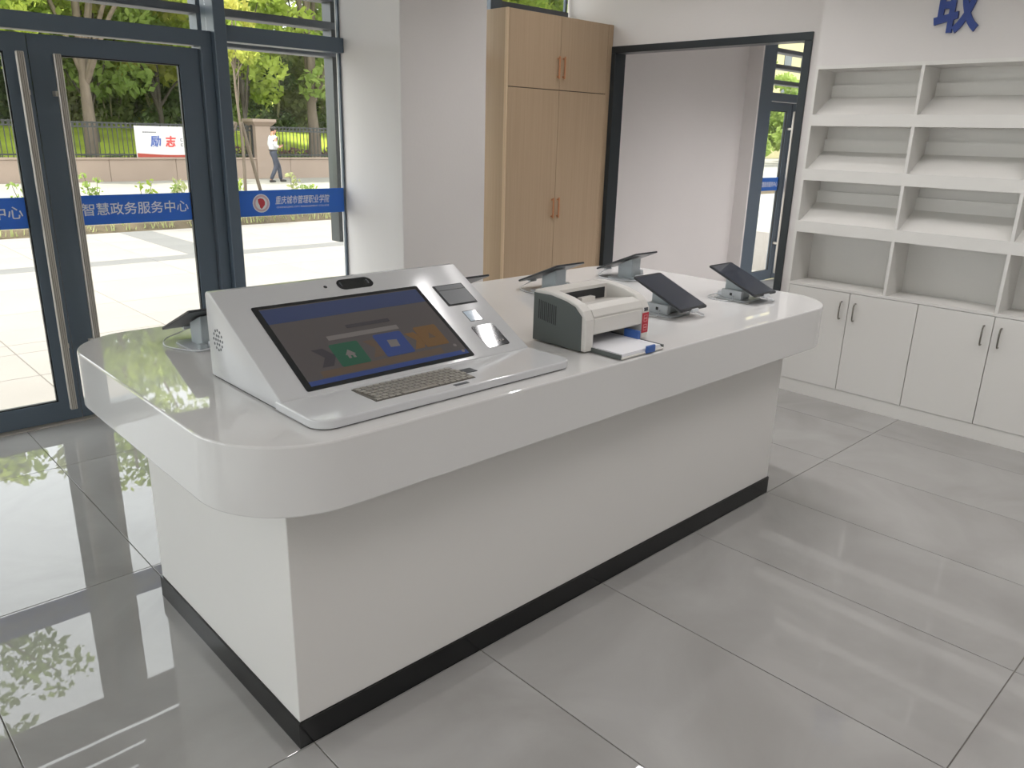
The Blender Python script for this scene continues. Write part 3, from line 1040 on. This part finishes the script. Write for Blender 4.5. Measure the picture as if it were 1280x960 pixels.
# ================================================================== WOODEN CUPBOARD
wd = thing('wooden_cupboard', 'tall light wood cupboard with two stacked pairs of doors', 'cupboard', (4.42, 4.39, 0))
CX0, CX1, CY0, CY1, CZ = 3.868, 4.966, 4.17, 4.585, 2.388
put('side_panel', MB().box(CX0, CX0 + 0.018, CY0 + 0.02, CY1, 0, CZ), 'wood', wd)
put('side_panel', MB().box(CX1 - 0.054, CX1, CY0, CY1, 0, CZ), 'wood', wd)
put('edge_strip', MB().box(CX0, CX0 + 0.016, CY0, CY0 + 0.02, 0, CZ), 'wood_edge', wd)
put('top_panel', MB().box(CX0 + 0.018, CX1 - 0.054, CY0 + 0.02, CY1, CZ - 0.02, CZ), 'wood', wd)
put('back_panel', MB().box(CX0 + 0.018, CX1 - 0.054, CY1 - 0.012, CY1, 0.06, CZ - 0.02), 'wood', wd)
put('carcass', MB().box(CX0 + 0.018, CX1 - 0.054, CY0 + 0.022, CY1 - 0.012, 0.06, CZ - 0.02), 'shelf_gap', wd)
put('plinth', MB().box(CX0 + 0.018, CX1 - 0.054, CY0 + 0.012, CY0 + 0.022, 0, 0.075), 'wood', wd)
for (xa, xb, za, zb_, hx, hz) in ((CX0 + 0.018, 4.3935, 1.899, CZ - 0.001, 4.369, 2.047), (4.3965, CX1 - 0.056, 1.899, CZ - 0.001, 4.424, 2.049),
                                  (CX0 + 0.018, 4.3935, 0.08, 1.894, 4.362, 1.062), (4.3965, CX1 - 0.056, 0.08, 1.894, 4.421, 1.063)):
    dr = put('cupboard_door', MB().box(xa, xb, CY0, CY0 + 0.019, za, zb_).bevel(0.001, 1), 'wood', wd)
    hm = MB().box(hx - 0.006, hx + 0.006, CY0 - 0.026, CY0 - 0.016, hz - 0.076, hz + 0.076).bevel(0.002, 1)
    hm.box(hx - 0.004, hx + 0.004, CY0 - 0.018, CY0 + 0.001, hz - 0.066, hz - 0.056)
    hm.box(hx - 0.004, hx + 0.004, CY0 - 0.018, CY0 + 0.001, hz + 0.056, hz + 0.066)
    put('bar_handle', hm, 'copper', dr, label='copper coloured bar handle')


# ================================================================== CEILING LAMPS, MOST ADDED AS FILL LIGHT
def lamp(x, y, ln, label, power=1.0):
    t = thing('linear_lamp', label, 'lamp', (x, y, CEIL), 0, 'linear ceiling lamps')
    loc_part('lamp_housing', MB().box(-0.05, 0.05, -ln / 2, ln / 2, -0.05, 0.0).bevel(0.003, 1), 'lamp_white', t)
    ld = bpy.data.lights.new('lamp_diffuser', 'AREA')
    ld.shape = 'RECTANGLE'
    ld.size = 0.09
    ld.spread = math.radians(128)
    ld.size_y = ln - 0.02
    ld.energy = LAMP_POWER * power * ln / 1.2
    ld.color = (1.0, 0.97, 0.965)
    lo = bpy.data.objects.new('lamp_diffuser', ld)
    C.objects.link(lo)
    lo.parent = t
    lo.location = (0, 0, -0.0515)


for (x, y, pw_, lab) in ((3.42, 2.25, 0.9, 'white linear lamp over the counter end with the tablets'),
                         (4.1, 3.2, 0.42, 'added white linear lamp brightening the wooden cupboard and the end wall'), (3.75, 0.2, 0.85, None), (1.9, 0.2, 0.5, None), (0.0, 0.2, 0.5, None), (-1.8, 0.2, 0.6, None),  # unseen lamps added to brighten cupboard, end wall, shelves and floor
                         (2.2, -2.0, 0.8, None), (0.0, -2.0, 0.8, None), (-1.8, -2.0, 0.8, None),  # added fill lamps behind the viewpoint
                         (6.3, 2.4, 1.5, 'next'), (6.3, 0.5, 1.5, 'next'), (7.4, 2.4, 1.5, 'next'), (7.4, 0.5, 1.5, 'next'), (8.6, 2.4, 1.5, 'next'), (8.6, 0.5, 1.5, 'next')):  # added lamps that lift the brightness of the next room
    lamp(x, y, 1.2, 'added white linear lamp brightening the room beyond the opening' if lab == 'next' else (lab or 'added white linear lamp brightening the open floor in front of the counter'), pw_)


# ================================================================== OUTDOORS: GROUND
road = struct('ground', MB().box(-60, 130, 4.92, 100, ZG - 0.3, ZG - 0.02).box(-60, -7.3, -40, 4.92, ZG - 0.3, ZG - 0.02), 'road', 'pale open ground outside')
pv = struct('paving', MB().box(-6, 14, 4.74, 13.6, ZG - 0.06, ZG - 0.006), 'paving_joint', 'pale stone paving in front of the building')
slab_cache = {}


def slab(w, h, m):
    k = (round(w, 3), round(h, 3), m)
    if k not in slab_cache:
        slab_cache[k] = MB().box(-w / 2, w / 2, -h / 2, h / 2, -0.03, 0).bevel(0.003, 1).mesh('paving_slab', m)
    return slab_cache[k]


yrows = [4.75, 5.95, 6.62, 6.92, 8.1, 9.3, 10.38, 10.74, 11.6, 12.46, 13.32, 13.55]
for j in range(len(yrows) - 1):
    ya, yb_ = yrows[j], yrows[j + 1]
    x = -2.4
    while x < 9.6:
        wdt = 1.2
        if ya > 10.7 and x < 4.15 < x + 1.2:
            wdt = 4.15 - x
        grey = (abs(ya - 10.38) < 0.01)
        if ya > 10.7 and abs(x - 4.15) < 0.01:
            wdt = 0.5
            grey = True
        if wdt > 0.05:
            link('paving_slab', slab(wdt - 0.008, yb_ - ya - 0.008, 'paving_grey' if grey else 'paving'), pv, (x + wdt / 2, (ya + yb_) / 2, ZG))
        x += wdt

# planting strip
pb = thing('planting_bed', 'low strip of soil and dry grass between paving and road', 'flower bed', (6, 15.2, ZG))
bed = MB()
bed.hexa([(-10, 13.6, ZG - 0.05), (30, 13.6, ZG - 0.05), (30, 17.5, ZG - 0.05), (-10, 17.5, ZG - 0.05),
          (-10, 13.75, ZG + 0.10), (30, 13.75, ZG + 0.10), (30, 17.3, ZG + 0.10), (-10, 17.3, ZG + 0.10)])
put('soil', bed, 'soil', pb)


def blades(n, x0, x1, y0, y1, z, hmin, hmax, w, lean=0.25):
    v, f = [], []
    X = RNG.uniform(x0, x1, n)
    Y = RNG.uniform(y0, y1, n)
    H = RNG.uniform(hmin, hmax, n)
    A = RNG.uniform(0, math.pi, n)
    LX = RNG.normal(0, lean, n) * H
    LY = RNG.normal(0, lean, n) * H
    for i in range(n):
        dx, dy = math.cos(A[i]) * w / 2, math.sin(A[i]) * w / 2
        b = len(v)
        v += [(X[i] - dx, Y[i] - dy, z), (X[i] + dx, Y[i] + dy, z), (X[i] + LX[i], Y[i] + LY[i], z + H[i])]
        f.append((b, b + 1, b + 2))
    return v, f


v, f = blades(5200, -2, 13, 13.62, 15.0, ZG + 0.02, 0.05, 0.20, 0.03)
me = bpy.data.meshes.new('grass')
me.from_pydata(v, [], f)
me.materials.append(MATS['leaf_dull'])
o = link('grass', me, pb, Vector((0, 0, 0)) - Vector(pb.location))
o['kind'] = 'stuff'
o['label'] = 'dry yellowish grass'


# ------------------------------------------------------------------ foliage helper
def leaf_cloud(centers, radii, n_each, size, flat=0.7):
    """leaf quads scattered in balls around the given centres"""
    cs = np.repeat(np.array(centers, float), n_each, axis=0)
    rs = np.repeat(np.array(radii, float), n_each)
    n = len(cs)
    d = RNG.normal(0, 1, (n, 3))
    d /= np.linalg.norm(d, axis=1, keepdims=True)
    P = cs + d * (rs * RNG.uniform(0.25, 1.0, n) ** 0.6)[:, None] * np.array([1, 1, flat])
    a = RNG.normal(0, 1, (n, 3))
    a /= np.linalg.norm(a, axis=1, keepdims=True)
    b = np.cross(a, RNG.normal(0, 1, (n, 3)))
    b /= np.linalg.norm(b, axis=1, keepdims=True)
    s = size * RNG.uniform(0.6, 1.3, n)
    a = a * s[:, None]
    b = b * (s * 0.55)[:, None]
    V = np.empty((n, 4, 3))
    V[:, 0] = P - a
    V[:, 1] = P - b * 1.0
    V[:, 2] = P + a
    V[:, 3] = P + b * 1.0
    me = bpy.data.meshes.new('foliage')
    me.vertices.add(n * 4)
    me.vertices.foreach_set('co', V.astype(np.float32).ravel())
    me.loops.add(n * 4)
    me.loops.foreach_set('vertex_index', np.arange(n * 4, dtype=np.int32))
    me.polygons.add(n)
    me.polygons.foreach_set('loop_start', np.arange(0, n * 4, 4, dtype=np.int32))
    me.update(calc_edges=True)
    return me


def tree(name, label, x, y, h, cr, cb, tr_, material, bark='bark', n=150, leaf=0.16, clusters=34, group=None, lean=(0, 0), branches=5):
    """trunk, boughs and a crown of leaf clusters; crown from height cb to h"""
    t = thing(name, label, 'tree', (x, y, ZG), 0, group)
    r = random.Random(hash((round(x, 2), round(y, 2))) & 0xffff)
    zc, hz = (cb + h) / 2, (h - cb) / 2
    tp = [(0, 0, 0), (lean[0] * 0.3 + 0.03, lean[1] * 0.3, cb * 0.5), (lean[0] * 0.7 - 0.03, lean[1] * 0.7, cb), (lean[0], lean[1], zc), (lean[0], lean[1], h * 0.9)]
    loc_part('trunk', MB().tube(curve_tube(tp), [tr_ * (1.15 - 0.95 * k / 24) for k in range(25)], 9), bark, t, 2)
    cents, rads = [], []
    for k in range(clusters):
        while True:
            p = Vector((r.uniform(-1, 1), r.uniform(-1, 1), r.uniform(-1, 1)))
            if 0.15 < p.length < 1:
                break
        cents.append((lean[0] + p.x * cr, lean[1] + p.y * cr, zc + p.z * hz))
        rads.append(cr * r.uniform(0.22, 0.40))
    for k in range(branches):
        c_ = cents[k]
        z0 = cb * r.uniform(0.75, 1.1)
        loc_part('branch', MB().tube(curve_tube([(lean[0] * 0.7, lean[1] * 0.7, z0), (lean[0] + (c_[0] - lean[0]) * 0.45, lean[1] + (c_[1] - lean[1]) * 0.45, z0 + (c_[2] - z0) * 0.6), c_]), [tr_ * (0.5 - 0.4 * q / 12) for q in range(13)], 6), bark, t, 2)
    me = leaf_cloud(cents, rads, n, leaf)
    me.materials.append(MATS[material])
    o = link('foliage', me, t)
    o['kind'] = 'stuff'
    return t


# trees beyond the railing
GR = 'trees beyond the railing'
tree('street_tree', 'tall tree with a thick pale trunk behind the railing left of the notice board', 8.05, 28.0, 11.5, 3.4, 3.3, 0.20, 'leaf_bright', lean=(0.15, 0), group=GR)
tree('street_tree', 'broad tree with a thick trunk behind the railing near the walking man', 16.1, 28.2, 12.0, 3.6, 3.0, 0.24, 'leaf_mid', group=GR)
tree('street_tree', 'slim dark-stemmed tree just behind the notice board', 8.85, 30.0, 8.5, 2.6, 2.4, 0.10, 'leaf_mid', 'bark_dark', group=GR, clusters=26)
tree('street_tree', 'slim dark-stemmed tree just behind the stone pillar', 13.3, 28.0, 8.8, 2.4, 2.2, 0.09, 'leaf_bright', 'bark_dark', group=GR, clusters=26)
tree('street_tree', 'leafy thin-stemmed tree beside the thick pale-trunked tree', 5.0, 29.0, 10.5, 3.2, 2.6, 0.14, 'leaf_bright', group=GR)
tree('street_tree', 'yellowish leafy tree between notice board and pillar', 11.3, 30.5, 9.5, 2.8, 2.2, 0.12, 'leaf_yellow', 'bark_dark', group=GR, clusters=22)
for (x, y, h, c_, mt) in ((1.5, 31, 11, 3.4, 'leaf_mid'), (7.0, 36, 13, 3.8, 'leaf_dull'), (11.0, 37, 13, 3.8, 'leaf_mid'), (15.0, 36, 13.5, 3.8, 'leaf_bright'),
                          (19.5, 34, 13, 3.8, 'leaf_dull'), (21.5, 29, 11, 3.4, 'leaf_mid'), (3.5, 37, 13, 3.8, 'leaf_dull'), (26.5, 32, 12, 3.6, 'leaf_mid'), (-3.0, 32, 12, 3.6, 'leaf_dull'), (27.5, 28.5, 12, 3.6, 'leaf_bright'), (31.5, 31, 12, 3.8, 'leaf_bright')):
    tree('street_tree', 'leafy tree in the second row of the park', x, y, h, c_, 0.9, 0.15, mt, 'bark_dark', n=190, leaf=0.24, clusters=44, group='second row of park trees')
for (x, y, h) in ((50.2, 29.5, 8.0), (58, 31, 4.4), (66, 34, 4.6)):
    tree('street_tree', 'far leafy tree seen through the glass door of the next room', x, y, h, 2.7, 0.8, 0.15, 'leaf_mid', n=110, leaf=0.24, group='far trees past the next room')
# nearer trees on the planting strip
tree('young_tree', 'near tree rising from the planting strip outside the double door', 0.9, 15.4, 10.3, 1.9, 6.3, 0.10, 'leaf_mid', n=120, leaf=0.10, clusters=20)
yt = tree('young_tree', 'young staked tree with yellow and orange leaves on the planting strip', 7.0, 15.0, 4.2, 0.6, 2.5, 0.03, 'leaf_yellow', n=60, leaf=0.07, clusters=12)
for (dx, dy) in ((-0.75, 0.2), (0.6, 0.35), (-1.35, -0.1)):
    loc_part('stake', MB().tube([(dx, dy, 0.0), (dx * 0.08, dy * 0.08, 1.75)], 0.035, 7), 'bark', yt)

# understorey behind the railing: shrubs and cane stems
GB = 'shrubs behind the railing'
k = 0
for (x, y0_) in [(x, 33.0) for x in np.arange(-2.0, 26, 1.55)] + [(x, 40.5) for x in np.arange(0.0, 34, 1.9)]:
    yy = y0_ + RNG.uniform(-0.8, 0.8)
    hh = RNG.uniform(2.2, 3.8) * (1 if y0_ < 35 else 1.4)
    wd_ = 1 if y0_ < 35 else 1.6
    b = thing('shrub', 'bushy shrub behind the railing under the park trees' if y0_ < 35 else 'tall shrub in the thicket closing the park behind the trees', 'shrub', (float(x), float(yy), 1.30 + 0.123 * max(0.0, float(yy) - 31.0)), 0, GB if y0_ < 35 else 'thicket at the back of the park')
    cents = [(wd_ * RNG.uniform(-0.7, 0.7), RNG.uniform(-0.5, 0.5), hh * RNG.uniform(0.05, 0.95)) for _ in range(12)]
    me = leaf_cloud(cents, [0.66 * wd_] * 12, 120, 0.14 * wd_)
    me.materials.append(MATS[('leaf_bush', 'leaf_dull', 'leaf_mid')[k % 3]])
    o = link('foliage', me, b)
    o['kind'] = 'stuff'
    sm = MB()
    for q in range(8):
        a = RNG.uniform(0, 6.28)
        sm.tube([(0.25 * math.cos(a), 0.25 * math.sin(a), -0.1), (0.9 * math.cos(a), 0.6 * math.sin(a), hh)], [0.022, 0.008], 5)
    loc_part('stem', sm, 'bamboo', b)
    k += 1

# sloping lawn with a pink flower band behind the railing
lawn = struct('lawn', MB().hexa([(-12, 28.6, ZG - 0.1), (40, 28.6, ZG - 0.1), (40, 31.0, ZG - 0.1), (-12, 31.0, ZG - 0.1),
                                (-12, 28.6, 0.5), (40, 28.6, 0.5), (40, 31.0, 1.35), (-12, 31.0, 1.35)]).hexa([(-12, 31.0, ZG - 0.1), (40, 31.0, ZG - 0.1), (40, 46, ZG - 0.1), (-12, 46, ZG - 0.1),
                                 (-12, 31.0, 1.35), (40, 31.0, 1.35), (40, 46, 3.2), (-12, 46, 3.2)]), 'grass', 'bright green lawn sloping up behind the railing')
hd = thing('low_hedge', 'low clipped hedge along the foot of the railing', 'hedge', (12, 27.5, 0.0))
cents = [(x + RNG.uniform(-0.1, 0.1), RNG.uniform(-0.25, 0.25), RNG.uniform(0.1, 0.55)) for x in np.arange(-18, 16, 0.30)]
me = leaf_cloud(cents, [0.30] * len(cents), 60, 0.07)
me.materials.append(MATS['leaf_bush'])
o = link('foliage', me, hd)
o['kind'] = 'stuff'
loc_part('hedge_core', MB().box(-18, 16, -0.2, 0.2, ZG, 0.45), 'bark_dark', hd)
fb = thing('flower_band', 'pink flower border in front of the sloping lawn', 'flower bed', (19, 28.4, 0.0))
cents = [(x, RNG.uniform(-0.2, 0.2), RNG.uniform(0.62, 0.86)) for x in np.arange(-6.8, 12, 0.16)]
me = leaf_cloud(cents, [0.2] * len(cents), 30, 0.05)
me.materials.append(MATS['flower_pink'])
o = link('flowers', me, fb)
o['kind'] = 'stuff'
loc_part('bed', MB().box(-7, 12, -0.2, 0.2, ZG, 0.66), 'leaf_bush', fb)

# small plants on the strip, each its own
GP = 'small plants on the planting strip'
for q in range(26):
    x = -0.5 + q * 0.43 + RNG.uniform(-0.15, 0.15)
    y = RNG.uniform(14.6, 16.8)
    hh = RNG.uniform(0.35, 0.85)
    p_ = thing('small_plant', 'thin leafy sapling on the planting strip before the pale road', 'plant', (float(x), float(y), ZG + 0.09), 0, GP)
    sm = MB()
    cents = []
    for s_ in range(3):
        a = RNG.uniform(0, 6.28)
        tip = (0.14 * math.cos(a), 0.14 * math.sin(a), hh * RNG.uniform(0.7, 1.0))
        sm.tube([(0, 0, -0.02), tip], [0.008, 0.004], 4)
        cents += [tip, (tip[0] * 0.7, tip[1] * 0.7, tip[2] * 0.65)]
    loc_part('stem', sm, 'bark_dark', p_)
    me = leaf_cloud(cents, [0.10] * len(cents), 12, 0.045)
    me.materials.append(MATS[('leaf_mid', 'leaf_bright', 'leaf_dull')[q % 3]])
    o = link('foliage', me, p_)
    o['kind'] = 'stuff'

# ------------------------------------------------------------------ boundary wall, pillar and railings
WY = 26.2
gw = struct('wall_garden', None, None, 'low beige stone boundary wall under the railing')
x = -8.0
while x < 34:
    put('wall_block', MB().box(x + 0.004, x + 1.996, WY, WY + 0.35, ZG - 0.05, 0.54).bevel(0.01, 1), 'stone_wall', gw)
    put('coping', MB().box(x + 0.002, x + 1.998, WY - 0.03, WY + 0.38, 0.54, 0.60).bevel(0.008, 1), 'stone_wall', gw)
    x += 2.0


def pillar(x, lab):
    t = thing('stone_pillar', lab, 'pillar', (x, WY + 0.1, ZG))
    loc_part('shaft', MB().box(-0.28, 0.28, -0.16, 0.36, -0.02, 1.72).bevel(0.01, 1), 'stone_wall', t)
    loc_part('cap', MB().hexa([(-0.30, -0.18, 1.72), (0.30, -0.18, 1.72), (0.30, 0.38, 1.72), (-0.30, 0.38, 1.72),
                               (-0.42, -0.30, 1.84), (0.42, -0.30, 1.84), (0.42, 0.50, 1.84), (-0.42, 0.50, 1.84)]), 'stone_wall', t)
    loc_part('cap_slab', MB().box(-0.43, 0.43, -0.31, 0.51, 1.84, 1.94).bevel(0.01, 1), 'stone_wall', t)


pillar(13.02, 'beige stone pillar right behind the walking man')


def railing(x0, x1, lab):
    t = thing('iron_railing', lab, 'railing', ((x0 + x1) / 2, WY + 0.18, 0.60), 0, 'iron railing panels on the boundary wall')
    h = (x1 - x0) / 2
    for z in (0.06, 0.86, 0.98):
        loc_part('rail', MB().box(-h, h, -0.02, 0.02, z, z + 0.045), 'iron', t)
    bars = MB()
    n = int((x1 - x0) / 0.135)
    for i in range(1, n):
        xx = -h + (x1 - x0) * i / n
        bars.box(xx - 0.011, xx + 0.011, -0.011, 0.011, 0.0, 1.04)
    b = loc_part('bars', bars, 'iron', t)
    b['kind'] = 'stuff'
    sc_ = MB()
    for i in range(1, n):
        xx = -h + (x1 - x0) * i / n
        sc_.box(xx - 0.035, xx + 0.035, -0.008, 0.008, 0.905, 0.98)
    b = loc_part('scrolls', sc_, 'iron', t)
    b['kind'] = 'stuff'
    for xx in np.arange(-h, h + 0.01, (x1 - x0) / 4):
        loc_part('post', MB().box(xx - 0.03, xx + 0.03, -0.03, 0.03, 0, 1.06), 'iron', t)


railing(0.0, 12.72, 'dark iron railing behind the red and white notice board')
railing(13.32, 24.0, 'dark iron railing beyond the pillar, behind the walking man')

# notice board
nb = thing('notice_board', 'white notice board with a red wavy foot hung on the railing', 'sign', (10.05, WY + 0.10, 0.60))
put('board', MB().box(8.86, 11.25, WY + 0.08, WY + 0.11, 0.605, 1.545), 'sign_white', nb)
bo = MB()
for (a, b, c_, d_) in ((8.97, 11.14, 1.455, 1.465), (8.97, 8.98, 0.72, 1.465), (11.13, 11.14, 0.72, 1.465)):
    bo.box(a, b, WY + 0.076, WY + 0.08, c_, d_)
put('board_border', bo, 'emblem_pink', nb)
wave = [(8.88, 0.61)] + [(11.23, 0.61)] + [(11.23 - 2.35 * q / 20, 0.735 - 0.055 * math.sin(math.pi * q / 20)) for q in range(21)]
put('red_wave', MB().prism([(a, WY + 0.078, b) for a, b in wave], (0, 0.002, 0)), 'sign_red', nb)
for (ch, m_, a) in (('励', 'sign_blue_ink', 9.30), ('志', 'sign_red_ink', 9.76)):
    me = text_mesh('lettering', ch, 0.3, m_, 0.002, 0.009, 0.1)
    fit_text(me, 0.34, 0.34, (a, WY + 0.077, 0.92), (1, 0, 0), (0, 0, 1))
    o = link('lettering', me, nb, Vector((0, 0, 0)) - Vector(nb.location))
ln_ = MB()
for r_ in range(2):
    for q in range(5):
        zz = 1.10 - 0.15 * r_
        xx = 10.24 + q * 0.13
        ln_.box(xx, xx + 0.07, WY + 0.076, WY + 0.079, zz, zz + 0.016)
        ln_.box(xx, xx + 0.016, WY + 0.076, WY + 0.079, zz, zz + 0.08)
        ln_.box(xx, xx + 0.07, WY + 0.076, WY + 0.079, zz + 0.064, zz + 0.08)
for q in range(7):
    ln_.box(9.10 + q * 0.06, 9.14 + q * 0.06, WY + 0.076, WY + 0.079, 1.345, 1.375)
put('small_print', ln_, 'sign_ink', nb)


# ------------------------------------------------------------------ walking man
def skin(name, verts, edges, radii, material, parent=None, root=0, sub=1):
    me = bpy.data.meshes.new(name)
    me.from_pydata(verts, edges, [])
    o = bpy.data.objects.new(name, me)
    C.objects.link(o)
    md = o.modifiers.new('skin', 'SKIN')
    md.use_smooth_shade = True
    sv = me.skin_vertices[0].data if me.skin_vertices else None
    if sv is None:
        bpy.context.view_layer.objects.active = o
        bpy.context.view_layer.update()
        sv = me.skin_vertices[0].data
    for i, r in enumerate(radii):
        sv[i].radius = r if isinstance(r, tuple) else (r, r)
        sv[i].use_root = (i == root)
    o.modifiers.new('sub', 'SUBSURF').levels = sub
    o.modifiers['sub'].render_levels = sub
    bpy.context.view_layer.update()
    m2 = bpy.data.meshes.new_from_object(o.evaluated_get(bpy.context.evaluated_depsgraph_get()))
    m2.name = name
    bpy.data.objects.remove(o)
    m2.materials.clear()
    m2.materials.append(MATS[material])
    m2.shade_smooth()
    return link(name, m2, parent)


# local axes: x = walking direction, z up; feet on z = 0; height about 1.7 m
MAN = (12.25, 24.0, ZG)
V = [(0, 0, .90), (0, 0, 1.08), (-.01, 0, 1.24), (0, 0, 1.40), (.02, 0, 1.47), (.05, 0, 1.55), (.06, 0, 1.66),
     (.01, .17, 1.37), (-.03, .23, 1.12), (.14, .17, 1.06), (.24, .10, 1.11),           # far arm
     (.01, -.17, 1.37), (-.04, -.23, 1.12), (.15, -.17, 1.08), (.26, -.08, 1.13),       # near arm
     (.03, .09, .86), (.20, .09, .50), (.26, .09, .09), (.34, .09, .05),               # leading leg
     (-.02, -.09, .86), (.02, -.09, .48), (-.20, -.09, .10), (-.12, -.09, .05),        # trailing leg
     (.125, 0, 1.585), (.10, 0, 1.52)]
E_ = [(0, 1), (1, 2), (2, 3), (3, 4), (4, 5), (5, 6), (3, 7), (7, 8), (8, 9), (9, 10), (3, 11), (11, 12), (12, 13), (13, 14),
      (0, 15), (15, 16), (16, 17), (17, 18), (0, 19), (19, 20), (20, 21), (21, 22), (5, 23), (5, 24)]
R_ = [.09, .09, .11, .09, .05, .085, .07, .055, .042, .036, .028, .055, .042, .036, .028, .08, .055, .03, .02, .08, .055, .03, .02, .018, .035]
man = skin('person', V, E_, R_, 'skin')
man.location = MAN
tag(man, 'man in white shirt and dark trousers walking along the railing, looking at a phone', 'person')
skin('shirt', [(0, 0, .93)] + V[1:5] + V[7:9] + [(.07, .20, 1.09)] + V[11:13] + [(.08, -.20, 1.10)], [(0, 1), (1, 2), (2, 3), (3, 4), (3, 5), (5, 6), (6, 7), (3, 8), (8, 9), (9, 10)],
     [(.145, .16), (.14, .155), (.145, .165), (.115, .14), .062, .075, .062, .055, .075, .062, .055], 'shirt', man)
skin('trousers', [(0, 0, 1.03), V[0], V[15], V[16], (.258, .09, .06), V[19], V[20], (-.19, -.09, .08)], [(0, 1), (1, 2), (2, 3), (3, 4), (1, 5), (5, 6), (6, 7)],
     [(.125, .145), (.13, .15), .10, .078, .062, .10, .078, .062], 'trousers', man)
for (a, b) in ((V[17], V[18]), (V[21], V[22])):
    skin('shoe', [(a[0] - .04, a[1], .045), (a[0] + .06, a[1], .048), (a[0] + .19, a[1], .035)], [(0, 1), (1, 2)], [(.045, .045), (.048, .045), (.036, .03)], 'leather', man)
loc_part('hair', MB().sphere((.045, 0, 1.635), 0.095, 1.05, 0.92, 0.85, 14), 'hair', man, 2)
for s in (-1, 1):
    loc_part('ear', MB().sphere((.055, s * .088, 1.58), 0.024, 0.7, 0.4, 1.1, 8), 'skin', man, 2)
    loc_part('eye', MB().sphere((.128, s * .033, 1.60), 0.010, 0.6, 1.2, 0.7, 8), 'hair', man, 2)
loc_part('mouth', MB().box(.128, .136, -.022, .022, 1.528, 1.535), 'sticker_red', man)
for (bx, by, bz, s) in ((.26, -.08, 1.13, -1), (.24, .10, 1.11, 1)):
    hd_ = MB()
    for q in range(4):
        yy = by - s * 0.01 + (q - 1.5) * 0.004
        zz = bz + 0.02 - q * 0.013
        hd_.tube([(bx + .015, yy, zz), (bx + .05, yy - s * .02, zz + .005), (bx + .06, yy - s * .045, zz + .01)], [0.009, 0.008, 0.006], 6)
    hd_.tube([(bx, by, bz + .02), (bx + .03, by - s * .03, bz + .045)], [0.010, 0.007], 6)
    loc_part('finger', hd_, 'skin', man, 2)
loc_part('belt', MB().prism([(0.142 * math.cos(a), 0.162 * math.sin(a), .975) for a in np.linspace(0, 2 * math.pi, 21)[:-1]], (0, 0, .035)), 'leather', man)
ph = link('phone', MB().box(-.006, .006, -.036, .036, -.07, .07).bevel(0.002, 1).mesh('phone', 'black_gloss'))
ph.location = (MAN[0] + .325, MAN[1] + 0.0, MAN[2] + 1.165)
ph.rotation_euler = (0, math.radians(28), 0)
tag(ph, 'dark phone held by the walking man', 'phone')

# ------------------------------------------------------------------ far cream building
hs = thing('apartment_building', 'far cream building glimpsed above the trees through the further blades', 'building', (82, 46, ZG))
loc_part('wall', MB().box(-14, 14, -4, 4, 0, 22), 'house_cream', hs)
loc_part('roof', MB().box(-14.3, 14.3, -4.3, 4.3, 22, 22.4), 'house_cream', hs)
for fl in range(6):
    for q in range(8):
        wnd = loc_part('window', MB().box(-12.6 + q * 3.4, -11.2 + q * 3.4, -4.06, -3.9, 2.0 + fl * 3.2, 3.7 + fl * 3.2), 'house_glass', hs)
